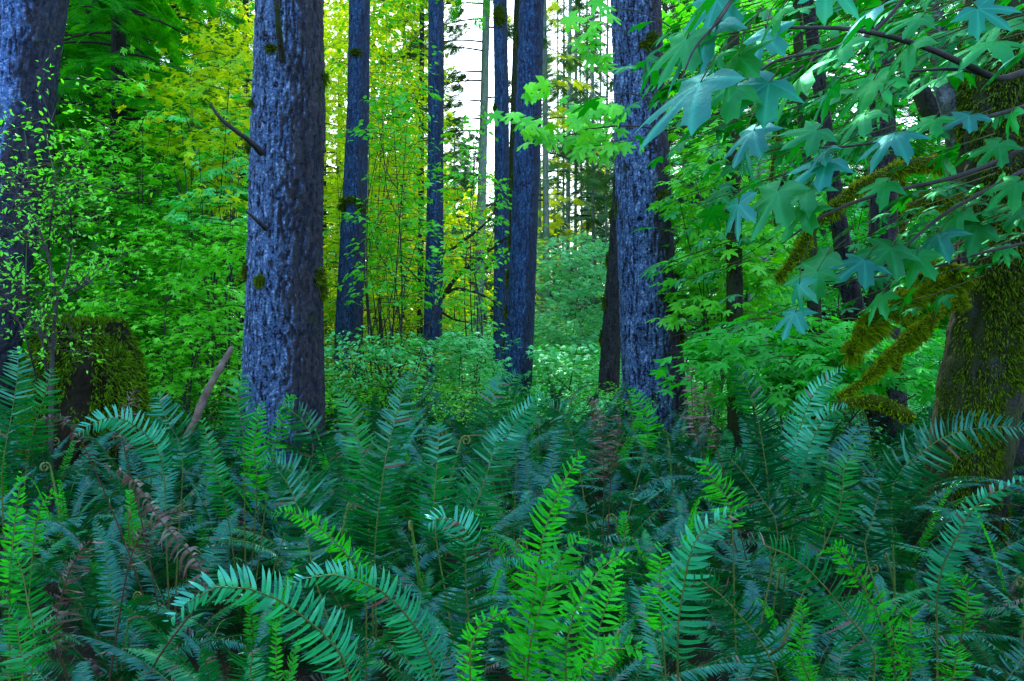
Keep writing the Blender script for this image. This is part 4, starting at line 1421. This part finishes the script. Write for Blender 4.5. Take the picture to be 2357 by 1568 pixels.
sapling('hazy sunny thicket behind the pale trunk', 1080, 30, [(1030, 1260, 520, 740, 70)], 14, 'leaf_sunny', TPL_MS, .16, 20, 1.2, 2.5)
sapling('fresh green leafy sapling mixed into the golden foliage around the two slim blue trunks', 760, 16.8, [(735, 1000, -60, 330, 80), (735, 1000, 330, 720, 80)], 78, 'leaf_green', TPL_OV, .12, 16, .9, 1.4, flat=.55)
# right
sapling('layered teal maple thicket low under the mossy limbs', 1800, 7.6, [(1575, 2010, 730, 900, 90), (1900, 2180, 780, 900, 34)], 15, 'leaf_mid', TPL_MM, .105, 14, .6, .9, flat=.3, slope=(-.4, 0, -.05))
sapling('bright maple sapling with tiered leaves right of the furrowed trunk', 1640, 9.5, [(1545, 1700, 240, 480, 34), (1550, 1800, 480, 740, 80)], 16, 'leaf_green', TPL_MM, .115, 14, .65, 1.1, flat=.3, slope=(-.4, 0, -.05))
sapling('green maple understory filling the right background between dark trunks', 1950, 13.8, [(1700, 2230, 60, 420, 90), (1720, 2200, 420, 800, 100)], 17, 'leaf_mid', TPL_MM, .14, 14, .7, 1.3, flat=.35, slope=(-.3, 0, -.05))
sapling('tall green maple behind the furrowed trunk top', 1650, 15, [(1525, 1800, -60, 260, 80)], 18, 'leaf_green', TPL_MS, .14, 16, .9, 1.6, flat=.4)
sapling('blue shaded thicket deep behind the bright maple sapling', 1700, 20, [(1550, 2000, 300, 760, 140)], 19, 'leaf_teal', TPL_MS, .12, 22, 1.0, 2.0, flat=.5)


# twiggy huckleberry in front of the left trunk
def twiggy():
    rng = np.random.default_rng(71)
    Y = 5.6
    b = at(118, 950, Y)
    base = np.array([b[0], Y, float(ground_z(b[0], Y))])
    root = thing('huckleberry_shrub', 'thin twiggy shrub with sparse small leaves in front of the stump at left', 'shrub', base)
    sm, lf = MB(), MB()
    mains = [[(118, 900), (122, 780), (128, 700), (118, 620), (95, 540), (60, 450), (20, 390)], [(126, 720), (150, 640), (165, 560), (160, 470), (150, 420)], [(122, 660), (112, 580), (118, 500), (128, 420), (112, 340), (116, 270)],
             [(90, 900), (60, 780), (20, 700), (-30, 640)], [(118, 800), (60, 700), (40, 640), (-10, 560)], [(100, 600), (60, 560), (30, 480), (60, 400)], [(128, 700), (190, 660), (215, 650)], [(110, 880), (100, 800), (85, 760), (40, 740)]]
    tips = []
    for k, m in enumerate(mains):
        q = catmull([at(x, y, Y + rng.normal() * .15 + .05 * i) for i, (x, y) in enumerate(m)], 30)
        if k == 0: q = np.vstack([base, q])
        tube(sm, q, np.linspace(.016 if k == 0 else .009, .0025, len(q)), 6, 0, jitter=.2)
        for _ in range(16):
            a = q[rng.integers(6, len(q))]
            d = nrm(rng.normal(size=3) * np.array([1, .8, .6]) + np.array([0, 0, .45]))
            L = rng.uniform(.15, .55)
            e = [a, a + d * L * .5 + rng.normal(size=3) * .03, a + d * L + np.array([0, 0, -.04])]
            tube(sm, e, [.004, .0028, .0012], 4, 0, n=6)
            tips.append((a, d, L))
            for _ in range(3):
                a2 = a + d * L * rng.uniform(.3, 1)
                d2 = nrm(d + rng.normal(size=3) * .8)
                L2 = L * rng.uniform(.3, .6)
                tube(sm, [a2, a2 + d2 * L2], [.0022, .001], 3, 0)
                tips.append((a2, d2, L2))
    Pos, F = [], []
    for a, d, L in tips:
        for _ in range(rng.integers(1, 6)):
            Pos.append(a + d * L * rng.uniform(.3, 1.05))
            F.append(d + rng.normal(size=3) * .7)
    n = len(Pos)
    leaves(lf, TPL_OV, Pos, F, np.array([0, -.3, 1.]) + rng.normal(size=(n, 3)) * .5, .036 * rng.uniform(.6, 1.4, n), rng.random(n))
    # leafy upright shoots
    for x, y in [(20, 300), (60, 330), (100, 380), (140, 320), (180, 300), (200, 260), (30, 430), (80, 440), (150, 420), (170, 360), (10, 520), (60, 600), (20, 700), (190, 420)]:
        c = at(x, y, Y + rng.normal() * .2)
        sprays(lf, [c], [np.array([rng.normal(), .2, .6])], rng, 22, .40, .042, TPL_OV, .5, droop=.1)
    sm.build('stem', M['twig'], root, base)
    lf.build('foliage', [M['leaf_green'], M['twig_green']], root, base)


twiggy()


# ------------------------------------------------------------------ mossy stump
def stump():
    Y = 6.6
    rng = np.random.default_rng(3)
    c = at(200, 900, Y)
    base = np.array([c[0], Y, float(ground_z(c[0], Y)) - .05])
    root = thing('tree_stump', 'broad rotten stump capped with yellow green moss on the left', 'stump', base)
    topz = at(195, 740, Y)[2]
    stepz = at(310, 812, Y)[2]
    rad = px(252, Y) / 2
    ns, nz = 140, 90
    a = np.linspace(0, 2 * math.pi, ns, endpoint=False)
    h = topz - base[2]
    V = np.zeros((nz + 8, ns, 3))
    ca, sa = np.cos(a), np.sin(a)
    # height of the broken rim: lower on the right
    rim = h - .06 * (fbm(np.stack([ca * 2, sa * 2, a * 0], -1), 4) - .3) - (h - (stepz - base[2])) * np.clip((ca - .72) / .10, 0, 1)
    groove = .20 * np.abs(np.sin(a * 4.5 + .7)) ** .6 + .05 * np.abs(np.sin(a * 13 + 2)) + .10 * fbm(np.stack([ca * 4, sa * 4, a * 0], -1), 8)
    for i in range(nz):
        t = i / (nz - 1)
        z = rim * t
        r = rad * (1.06 - .16 * t + .22 * math.exp(-t * 6)) * (.92 + groove * .8 - .10)
        r = r * (1 - .30 * max(0, (t - .72) / .28) ** 2.2)
        r = r + .10 * (fbm(np.stack([ca * 5, sa * 5, a * 0 + z * 1.2], -1), 12, 4) - .5)
        V[i, :, 0], V[i, :, 1], V[i, :, 2] = ca * r, sa * r, z
    for g in range(8):
        f = 1 - (g + 1) / 8.0
        V[nz + g, :, 0] = V[nz - 1, :, 0] * f
        V[nz + g, :, 1] = V[nz - 1, :, 1] * f
        V[nz + g, :, 2] = rim * f + (1 - f) * (h - .02) + .05 * (fbm(np.stack([V[nz + g, :, 0] * 6, V[nz + g, :, 1] * 6, a * 0], -1), 2) - .4)
    k = nz + 8
    i = np.arange(k - 1)[:, None] * ns
    j = np.arange(ns)[None]
    j2 = (j + 1) % ns
    F = np.stack([i + j, i + j2, i + ns + j2, i + ns + j], -1).reshape(-1, 4)
    mb = MB()
    VV = V.reshape(-1, 3)
    mb.add(VV, F, 0, np.clip(.3 + rng.random(len(VV)) * .3, 0, 1))
    mb.build('wood', M['stump'], root)
    ms = MB()
    # moss: thick on top and rim, patchy down the sides
    n = 60000
    gi = rng.integers(0, k, n)
    gj = rng.integers(0, ns, n)
    P = V[gi, gj]
    tz = P[:, 2] / h
    pn = fbm(P * np.array([5, 5, 2.2]), 31)
    keep = (gi >= nz - 6) | (rng.random(n) < np.clip((pn - .36) * 5 + (tz - .72) * 2.5, 0, 1)) | ((ca[gj] > .55) & (rng.random(n) < .5))
    P = P[keep] + rng.normal(size=(keep.sum(), 3)) * .008
    rad_d = P.copy()
    rad_d[:, 2] = 0
    up = (gi[keep] >= nz - 3)
    D = nrm(nrm(rad_d) * (~up)[:, None] * .9 + np.array([0, 0, 1.]) * np.where(up, 1, -.55)[:, None] + rng.normal(size=P.shape) * .35)
    moss_tufts(ms, P, D, .045, .005, rng)
    ms.build('moss', [M['moss_green'], M['moss_body']], root)


stump()

# leaning dead stick
mb = MB()
Y = 6.3
q = [at(450, 965, Y), at(470, 915, Y), at(498, 862, Y), at(520, 825, Y + .05), at(534, 800, Y + .05)]
tube(mb, [at(425, 1010, Y), at(437, 990, Y)] + q, [.030, .030, .031, .030, .028, .026, .019], 12, n=60, jitter=.5, seed=4, tint=.6)
p0 = at(425, 1010, Y)
p0[2] = float(ground_z(p0[0], Y)) - .05
o = mb.build('dead_stick', M['deadwood'], None, None)
tag(o, 'weathered broken grey stick leaning beside the thickest trunk', 'stick')
mb2 = o  # rests among the ferns; its foot reaches the soil
me = MB()


# ------------------------------------------------------------------ bigleaf maple on the right
def limb_moss(mb, path, rad, rng, n, length, hang=.6):
    P = catmull(path, 80)
    T_ = nrm(np.gradient(P, axis=0))
    i = rng.integers(0, len(P), n)
    D = nrm(np.cross(T_[i], rng.normal(size=(n, 3))))
    L = np.where(D[:, 2] < -.2, 1.0, .45)
    cl = fbm(P[i] * 9, 7)
    down = (D[:, 2] < 0) & (rng.random(n) < hang)
    DD = nrm(D * np.where(down, .35, 1)[:, None] + np.array([0, 0, -1.]) * np.where(down, 1.2, .1)[:, None] + rng.normal(size=(n, 3)) * .15)
    r_ = np.interp(i / (len(P) - 1.0), np.linspace(0, 1, len(rad)), rad)
    half = rng.random(n) < .5
    lens = .42 * length * (L * np.clip((cl - .3) * 3, .15, 1.5))
    for lo in (0.0,):
        moss_tufts_var(mb, P[i] + D * r_[:, None], DD, lens, rng)


def moss_tufts_var(mb, P, D, L, rng, mat=0):
    n = len(P)
    S = nrm(np.cross(D, rng.normal(size=(n, 3))))
    w = .0035 * rng.uniform(.6, 1.5, n)
    mid = P + D * (L * .5)[:, None] + rng.normal(size=(n, 3)) * .006
    tip = mid + nrm(D + rng.normal(size=(n, 3)) * .3 + np.array([0, 0, -.2])) * (L * .5)[:, None]
    V = np.stack([P - S * w[:, None], P + S * w[:, None], mid + S * (w * .9)[:, None], mid - S * (w * .9)[:, None], tip], 1)
    b = (np.arange(n) * 5)[:, None]
    t = np.repeat(rng.uniform(0, 1, n), 5)
    mb.add(V.reshape(-1, 3), b + np.array([[0, 1, 2, 3]]), mat, t)
    F = b + np.array([[3, 2, 4]])
    mb.l.append((F + mb.c - n * 5).ravel())
    mb.n.append(np.full(n, 3, np.int32))
    mb.m.append(np.full(n, mat, np.int32))


def maple():
    rng = np.random.default_rng(19)
    Y = 5.4
    ctrl = [(2330, 0, 210), (2322, 200, 200), (2312, 400, 190), (2300, 600, 170), (2276, 760, 158), (2258, 880, 170)]
    C, Rr = trunk_path(ctrl, Y, 9)
    base = C[0] + np.array([0, 0, .05])
    root = thing('bigleaf_maple', 'bigleaf maple with moss covered trunk and drooping mossy limbs at the right edge', 'tree', base)
    mb, info = trunk_mesh(C, Rr, 7, 110, .025, 4.2, .03, .22, 6, buttress=.10)
    mb.build('trunk', M['bark_mossy'], root, base)
    # second stem, pale and curved
    mb = MB()
    tube(mb, [at(2236, 640, 5.5), at(2226, 480, 5.55), at(2206, 320, 5.6), at(2178, 190, 5.65), at(2150, 40, 5.7), at(2130, -120, 5.75)], [.11, .095, .085, .075, .07, .065], 24, n=60, jitter=.18, seed=3)
    mb.build('stem', M['bark_grey'], root, base)
    mb = MB()
    tube(mb, [at(2330, 620, 5.9), at(2240, 330, 6.0), at(2140, 250, 6.1), at(2060, 60, 6.2), at(2030, -80, 6.2)], [.10, .08, .07, .06, .05], 16, n=50, jitter=.25, seed=5)
    mb.build('stem', M['bark_mossy'], root, base)
    # trunk moss beards
    ms = MB()
    zs, cx, cy, rr = info
    n = 60000
    z = rng.uniform(.1, 4.2, n)
    an = rng.uniform(R(105), R(390), n)
    rad = np.interp(z, zs, rr)
    P = np.stack([np.interp(z, zs, cx) + np.cos(an) * rad, np.interp(z, zs, cy) + np.sin(an) * rad, z], -1)
    k = fbm(P * np.array([4, 4, 1.2]), 77) > .47
    P, an = P[k], an[k]
    D = nrm(np.stack([np.cos(an), np.sin(an), -1.1 + 0 * an], -1))
    moss_tufts_var(ms, P, D, .028 * rng.uniform(.4, 1.6, len(P)), rng)
    ms.build('moss', [M['moss_dark']], root, base)
    limbs = [
        ([(2225, 630, 5.1), (2130, 668, 4.9), (2035, 716, 4.7), (1985, 770, 4.6), (1958, 812, 4.55)], (.024, .026, .028, .032, .022), .30, 5600),
        ([(2215, 690, 5.1), (2110, 755, 4.9), (2030, 835, 4.75), (1985, 880, 4.7), (1930, 915, 4.65)], (.026, .022, .02, .018, .014), .12, 3600),
        ([(2150, 740, 4.95), (2080, 800, 4.85), (2060, 850, 4.8)], (.018, .02, .018), .14, 1500),
        ([(2180, 372, 5.3), (2090, 384, 5.1), (1998, 417, 4.95), (1930, 470, 4.85), (1874, 522, 4.8), (1830, 590, 4.75), (1790, 640, 4.7)], (.045, .045, .036, .03, .026, .02, .012), .15, 3200),
        ([(2235, 470, 5.2), (2170, 458, 5.1), (2110, 466, 5.05), (2090, 495, 5.0)], (.05, .05, .045, .03), .12, 1200),
        ([(2240, 640, 5.0), (2160, 610, 4.9), (2120, 640, 4.85)], (.03, .03, .02), .20, 1400),
        ([(2090, 640, 5.2), (2083, 560, 5.25), (2075, 500, 5.3), (2082, 300, 5.4)], (.02, .02, .02, .02), .08, 900),
        ([(1800, 240, 6.0), (1790, 330, 6.0), (1775, 420, 6.0), (1785, 520, 6.0)], (.016, .016, .014, .01), .07, 700),
        ([(2100, 965, 4.6), (2020, 925, 4.6), (1930, 930, 4.55)], (.035, .035, .02), .06, 900),
            ]
    for pts, rads, ln, n in limbs:
        mb = MB()
        q = [at(*p) for p in pts]
        tube(mb, q, rads, 12, 1, n=44, jitter=.35, seed=int(pts[0][0]), tint=.4)
        limb_moss(mb, q, rads, rng, n, ln)
        mb.build('mossy_limb', [M['moss'], M['moss_body']], root, base)
    # bare dark twigs that carry the big leaves
    twigs = [
        ([(2420, 150, 2.6), (2357, 166, 2.5), (2298, 180, 2.45), (2225, 150, 2.4), (2143, 114, 2.35), (2040, 82, 2.3), (1941, 66, 2.25), (1850, 64, 2.2), (1762, 62, 2.15)], (.010, .010, .010, .010, .009, .008, .0065, .0055, .004)),
        ([(2420, 320, 3.0), (2357, 343, 3.0), (2210, 404, 2.95), (2012, 451, 2.9), (1890, 500, 2.85), (1800, 560, 2.8)], (.009, .009, .008, .007, .005, .003)),
        ([(2420, 220, 3.2), (2357, 246, 3.2), (2150, 300, 3.1), (1970, 335, 3.05), (1840, 340, 3.0)], (.009, .008, .0065, .005, .003)),
        ([(2420, 360, 3.4), (2357, 392, 3.4), (2250, 450, 3.35), (2177, 490, 3.3), (2126, 530, 3.3), (2060, 590, 3.2)], (.009, .009, .008, .007, .006, .003)),
        ([(2089, -10, 2.4), (2005, 77, 2.4), (1908, 114, 2.4), (1786, 141, 2.35), (1700, 200, 2.3), (1560, 260, 2.2)], (.006, .0055, .005, .004, .004, .002)),
        ([(1700, -30, 2.1), (1660, 40, 2.0), (1600, 110, 1.9), (1570, 180, 1.85)], (.005, .004, .003, .002)),
        ([(2298, 180, 2.45), (2200, 160, 2.5), (2080, 165, 2.5)], (.007, .005, .003)),
        ([(2357, 560, 3.6), (2230, 590, 3.5), (2130, 620, 3.5), (2000, 640, 3.4), (1880, 650, 3.3)], (.007, .006, .005, .004, .002)),
        ([(1540, 300, 6.3), (1440, 290, 6.4), (1330, 300, 6.5), (1240, 310, 6.6)], (.008, .007, .005, .002)),
        ([(1900, 120, 5.6), (1700, 240, 5.9), (1540, 300, 6.3)], (.012, .010, .008)),
        ([(1540, 240, 6.3), (1440, 215, 6.4), (1360, 235, 6.5)], (.006, .005, .002)),
        ([(1700, 240, 5.9), (1540, 60, 6.2), (1400, 20, 6.4), (1340, 70, 6.5)], (.008, .006, .005, .002)),
    ]
    for pts, rads in twigs:
        mb = MB()
        tube(mb, [at(*p) for p in pts], rads, 8, n=40, jitter=.12, seed=int(pts[0][1]) % 97)
        mb.build('branch', M['twig'], root, base)

    # hand-placed big leaves: (x, y) of petiole end, tip (x, y), depth, tip depth, face tilt
    HL = [(1612, 190, 1425, 345, 1.75), (1700, 130, 1640, 240, 1.95), (1640, 60, 1470, 170, 2.0), (1580, 90, 1480, 220, 2.0), (1800, 20, 1730, 90, 1.8), (1900, -40, 2000, 40, 1.7), (1650, -20, 1540, 60, 1.9),
          (1770, 190, 1620, 270, 2.2), (1850, 170, 1720, 260, 2.3), (2010, 185, 1880, 290, 2.4), (1915, 205, 1830, 295, 2.5), (2100, 100, 1980, 190, 2.3), (2250, 20, 2330, 60, 1.7), (2120, 40, 2010, 60, 2.2),
          (2290, 95, 2150, 125, 2.4), (2357, 120, 2250, 160, 2.3), (1735, 300, 1640, 400, 2.5), (1720, 330, 1700, 420, 2.6), (1880, 300, 1770, 340, 2.8), (1990, 265, 1900, 330, 2.8), (2060, 310, 1960, 370, 2.9),
          (2150, 275, 2060, 330, 3.0), (1905, 370, 1780, 420, 2.8), (1860, 430, 1740, 500, 2.8), (1790, 440, 1690, 570, 2.7), (1900, 345, 1830, 400, 2.8), (2040, 420, 1940, 460, 2.9), (2230, 265, 2130, 300, 3.0),
          (1850, 480, 1760, 560, 2.8), (2330, 260, 2290, 320, 2.6), (1700, 470, 1690, 570, 2.8), (2050, 570, 1950, 640, 3.2), (2160, 540, 2060, 610, 3.3), (2250, 520, 2140, 560, 3.4), (1880, 625, 1780, 690, 3.0),
          (1840, 655, 1830, 730, 2.9), (1900, 590, 1800, 660, 3.1), (1830, 720, 1770, 790, 3.2), (2030, 680, 1960, 740, 3.3), (2110, 590, 2070, 680, 3.2), (1990, 600, 1890, 640, 3.2), (2210, 490, 2130, 540, 3.3), (1650, 0, 1600, 120, 2.1),
          (2300, 330, 2220, 390, 3.0), (2340, 420, 2240, 470, 3.2), (1760, 80, 1700, 200, 2.2), (1940, 100, 1850, 160, 2.4), (2020, 20, 1900, 50, 2.1), (2160, 180, 2050, 230, 2.5), (1690, 200, 1560, 250, 2.2)]
    mb, mg = MB(), MB()
    for i, (x, y, tx, ty, d) in enumerate(HL):
        p = at(x, y, d)
        t = at(tx, ty, d - .05 + .1 * rng.random())
        f = t - p
        L = np.linalg.norm(f) * 1.0
        if L < .11:
            f = f * .11 / L
            L = .11
        fdir = nrm(f + np.array([0, rng.uniform(-.35, .1) * L, -.1 * L]))
        nn = np.array([-.5 + rng.normal() * .22, -.28 + rng.normal() * .28, .8])
        if i in (0, 16):
            nn = np.array([-.62, -.42, .66])
        q = mb if i % 5 in (0, 2) or i == 16 else mg
        leaves(q, TPL_MF[i % 3], [p], [fdir], [nn], [L * (.86 if i < 2 else .80)], [rng.uniform(.1, .9)])
        tube(q, [p, p - fdir * .05 + np.array([0, 0, .03]), p - fdir * .12 + np.array([.03, .02, .05])], [.0016, .0018, .002], 5, 1)
    mb.build('foliage', [M['maple_leaf'], M['twig_green']], root, base)
    mg.build('foliage', [M['maple_green'], M['twig_green']], root, base)
    # tiers of leaves behind them
    mb = MB()
    def tier(x0, x1, y0, y1, n, Y0, Y1, sz):
        Pos, F, Nn, S, Ti = [], [], [], [], []
        for _ in range(n):
            x, y, d = rng.uniform(x0, x1), rng.uniform(y0, y1), rng.uniform(Y0, Y1)
            c = at(x, y, d)
            m = rng.integers(3, 7)
            for k in range(m):
                dx = rng.normal() * .22
                Pos.append(c + np.array([dx, rng.normal() * .15, dx * .22 + rng.normal() * .02]))
                F.append(np.array([-.75 + rng.normal() * .45, -.2 + rng.normal() * .45, -.38 + rng.normal() * .12]))
                Nn.append(np.array([-.40 + rng.normal() * .16, -.02 + rng.normal() * .16, 1.]))
                S.append(sz * rng.uniform(.6, 1.25))
                Ti.append(rng.random())
            tube(mb, [c + np.array([.35, .1, .12]), c, c + np.array([-.25, 0, -.10])], [.004, .003, .0015], 4, 1)
        n_ = len(Pos)
        Pos, F, Nn, S, Ti = map(np.array, (Pos, F, Nn, S, Ti))
        w = rng.integers(0, 3, n_)
        for k in range(3):
            leaves(mb, TPL_MF[k], Pos[w == k], F[w == k], Nn[w == k], S[w == k], Ti[w == k])
    tier(1600, 2240, -40, 200, 34, 3.2, 5.0, .13)
    tier(2200, 2400, -60, 110, 10, 2.8, 4.2, .13)
    tier(1640, 2220, 180, 470, 26, 3.4, 5.0, .13)
    tier(1740, 2200, 470, 720, 16, 3.8, 5.0, .12)
    tier(2180, 2357, 470, 600, 6, 3.4, 4.2, .13)
    tier(1540, 1720, 60, 260, 8, 4.5, 6.0, .14)
    tier(1560, 1780, 330, 640, 16, 5.6, 7.0, .15)
    mb.build('foliage', [M['maple_green'], M['twig_green']], root, base)
    # small tiers reaching left across the middle trunks
    mb = MB()
    for (x, y, n) in [(1235, 205, 5), (1180, 275, 5), (1215, 300, 6), (1250, 315, 6), (1290, 315, 4), (1340, 270, 5), (1370, 235, 5), (1390, 300, 6), (1360, 330, 5), (1395, 350, 4), (1330, 310, 4), (1300, 235, 3), (1395, 30, 4), (1380, 75, 4), (1350, 110, 4), (1400, 120, 3), (1365, 60, 3), (1400, 250, 4), (1420, 330, 4), (1345, 340, 3)]:
        c = at(x, y, 6.5)
        Pos = c + rng.normal(size=(n, 3)) * np.array([.09, .12, .035])
        F = np.array([-.3, -.3, -.75]) + rng.normal(size=(n, 3)) * np.array([.7, .4, .25])
        leaves(mb, TPL_MF[1], Pos, F, np.array([-.2, -.45, .8]) + rng.normal(size=(n, 3)) * .3, .13 * rng.uniform(.7, 1.2, n), rng.random(n))
        tube(mb, [c + np.array([.25, 0, .02]), c + np.array([.1, 0, .02]), c], [.003, .003, .002], 4, 1)
    mb.build('foliage', [M['leaf_green'], M['twig_green']], root, base)


maple()
# a second very dark trunk filling the right edge
tree_thing('fir_tree', 'almost black trunk at the right edge behind the mossy maple', 'tree', [(2390, 200, 170), (2380, 500, 170), (2365, 880, 190)], 6.6, 131, 'bark_dark', 9, 70, .04, amp=.02)


# ------------------------------------------------------------------ left hemlocks and back forest
def conifer_proto(seed, H, z0, rmax, nb, needle, bark='bark_dark', sprays_=30, size=.34, droop=.4, name='hemlock_tree'):
    rng = np.random.default_rng(seed)
    root = thing(name, 'x', 'tree')
    C = np.array([[0, 0, -.1], [.05, 0, H * .5], [0, 0, H]])
    mb, info = trunk_mesh(C, np.array([.02 * H * .6, .013 * H * .6, .01]), seed, 20, .12, H, .01, .3, 12)
    mb.build('trunk', M[bark], root)
    mb = MB()
    conifer_boughs(mb, (0, 0), z0, H, rmax, rng, nb, sprays=sprays_, size=size, droop=droop, shape=.6)
    mb.build('crown', [M[needle], M['twig']], root)
    return root


PR = {'dark': [conifer_proto(500 + k, 17, 1.3, 3.0, 150, 'needle', sprays_=40) for k in range(2)],
      'sun': [conifer_proto(510 + k, 18, 2.0, 2.8, 90, 'needle_sun') for k in range(1)],
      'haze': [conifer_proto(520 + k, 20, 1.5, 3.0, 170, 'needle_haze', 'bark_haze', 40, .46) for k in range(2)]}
used = set()


def put_conifer(key, pxl, Y, sc, rz, label, group=None):
    turn[key + 'c'] = turn.get(key + 'c', -1) + 1
    k = turn[key + 'c'] % len(PR[key])
    x = at(pxl, 806, Y)[0]
    loc = (x, Y, float(ground_z(x, Y)))
    if (key, k) not in used:
        used.add((key, k))
        p = PR[key][k]
        p.location = [float(q) for q in loc]
        p.rotation_euler = (0, 0, rz)
        p.scale = (sc,) * 3
        p['label'] = label
        if group: p['group'] = group
        return p
    return copy_thing(PR[key][k], loc, rz, sc, label, group)


r4 = np.random.default_rng(8)
put_conifer('dark', 200, 14.0, .8, 1.0, 'dark drooping hemlock with hanging boughs just right of the left edge trunk')
put_conifer('dark', 400, 17.0, .85, 2.0, 'dark hemlock behind the yellow vine maple on the left')
put_conifer('dark', 270, 11.2, .72, 2.2, 'nearest dark hemlock whose boughs hang left of the yellow vine maple')
put_conifer('dark', 130, 12.4, .75, 4.4, 'dark hemlock close behind the trunk at the left edge, boughs touching it')
put_conifer('dark', 20, 17.0, .9, 3.0, 'dark hemlock behind the trunk at the left edge')
put_conifer('dark', 300, 21.0, 1.0, 4.0, 'tall shaded hemlock deep between the two left hemlocks')
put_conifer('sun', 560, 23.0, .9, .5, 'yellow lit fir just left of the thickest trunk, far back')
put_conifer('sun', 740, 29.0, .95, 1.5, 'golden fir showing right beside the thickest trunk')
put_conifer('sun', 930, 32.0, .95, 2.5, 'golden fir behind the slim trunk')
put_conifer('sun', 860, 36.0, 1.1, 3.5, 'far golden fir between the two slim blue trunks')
for i, (x, Y, sc) in enumerate([(480, 26, 1.1), (120, 25, 1.1), (620, 34, 1.2), (360, 32, 1.2), (200, 38, 1.3), (-60, 30, 1.2), (520, 44, 1.3), (40, 44, 1.3)]):
    put_conifer('dark', x, Y, sc, i * 1.3, 'deep shaded conifer in the dense left background', 'dense conifers in the left background')
for i, (x, Y, sc) in enumerate([(1530, 30, 1.0), (1620, 34, 1.1), (1700, 38, 1.2), (1800, 32, 1.1), (1900, 36, 1.2), (2000, 30, 1.1), (2120, 34, 1.2), (2260, 30, 1.1), (2360, 36, 1.2), (1580, 45, 1.2), (1850, 46, 1.3), (2200, 46, 1.3)]):
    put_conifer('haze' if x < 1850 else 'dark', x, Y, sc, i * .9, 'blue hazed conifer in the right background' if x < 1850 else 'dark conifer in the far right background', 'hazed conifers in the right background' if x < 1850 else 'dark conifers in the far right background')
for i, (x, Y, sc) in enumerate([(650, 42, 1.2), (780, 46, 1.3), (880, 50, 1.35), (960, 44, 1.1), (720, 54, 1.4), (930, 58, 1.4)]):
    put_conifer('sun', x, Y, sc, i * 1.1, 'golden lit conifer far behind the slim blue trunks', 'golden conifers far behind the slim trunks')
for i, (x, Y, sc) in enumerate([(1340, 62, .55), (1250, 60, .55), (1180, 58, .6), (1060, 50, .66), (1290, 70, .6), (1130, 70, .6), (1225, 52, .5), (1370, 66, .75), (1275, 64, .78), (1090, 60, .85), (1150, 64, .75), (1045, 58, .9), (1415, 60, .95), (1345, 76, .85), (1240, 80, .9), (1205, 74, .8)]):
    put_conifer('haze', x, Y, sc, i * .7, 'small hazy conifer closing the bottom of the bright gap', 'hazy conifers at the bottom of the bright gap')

# one far wood that nobody could count
mb = MB()
rng = np.random.default_rng(99)
for x0, x1, zt, mt in ((-110, -6, 26, 0), (14, 110, 26, 0), (-6, 14, 7, 1)):
    n = int((x1 - x0) * zt * 2.2)
    P = np.stack([rng.uniform(x0, x1, n), rng.uniform(78, 92, n), 1 + zt * rng.random(n) ** 1.3 * (.75 + .4 * vnoise(np.stack([rng.uniform(x0, x1, n) * 0, np.zeros(n), np.zeros(n)], -1)))], -1)
    leaves(mb, TPL_SP[0], P, rng.normal(size=(n, 3)) * np.array([1, .3, .4]) + np.array([0, -.3, -.3]), rng.normal(size=(n, 3)) * .4 + np.array([0, -.4, 1]), rng.uniform(1.4, 2.8, n), rng.random(n), mt)
o = mb.build('far_wood', [M['needle'], M['needle_haze']])
tag(o, 'distant wood closing the view behind the trees', 'wood', kind='stuff')


# ------------------------------------------------------------------ light, world, camera
SUN_EL, SUN_AZ = 46.0, -3.0        # degrees above the horizon; azimuth from +Y towards +X
w = bpy.data.worlds.new('World')
scene.world = w
w.use_nodes = True
nt = w.node_tree
nt.nodes.clear()
sky = nt.nodes.new('ShaderNodeTexSky')
sky.sky_type = 'NISHITA'
sky.sun_disc = False
sky.sun_elevation = R(SUN_EL)
sky.sun_rotation = R(SUN_AZ)
sky.air_density = 1.6
sky.dust_density = 1.5
sky.ozone_density = 3.0
bg = nt.nodes.new('ShaderNodeBackground')
bg.inputs['Strength'].default_value = 0.68
out = nt.nodes.new('ShaderNodeOutputWorld')
nt.links.new(sky.outputs[0], bg.inputs[0])
nt.links.new(bg.outputs[0], out.inputs[0])

sl = bpy.data.lights.new('sun', 'SUN')
sl.energy = 5.0
sl.angle = R(0.53)
sl.color = (1.0, .90, .70)
so = bpy.data.objects.new('sun', sl)
col.objects.link(so)
sdir = Vector((math.sin(R(SUN_AZ)) * math.cos(R(SUN_EL)), math.cos(R(SUN_AZ)) * math.cos(R(SUN_EL)), math.sin(R(SUN_EL))))
so.rotation_euler = sdir.to_track_quat('Z', 'Y').to_euler()
so.location = sdir * 60

cam = bpy.data.cameras.new('camera')
cam.sensor_width = 36
cam.lens = FPX / W0 * 36
cam.clip_end = 2000
cam.clip_start = .05
co = bpy.data.objects.new('camera', cam)
col.objects.link(co)
co.location = (0, 0, CAM_Z)
co.rotation_euler = (math.pi / 2 + TILT, 0, 0)
scene.camera = co

scene.view_settings.view_transform = 'Standard'
scene.view_settings.look = 'None'
scene.view_settings.exposure = 0
scene.view_settings.gamma = 1
cy = scene.cycles
cy.max_bounces = 8
cy.diffuse_bounces = 5
cy.glossy_bounces = 2
cy.transmission_bounces = 4
cy.use_denoising = True
cy.sample_clamp_indirect = 6
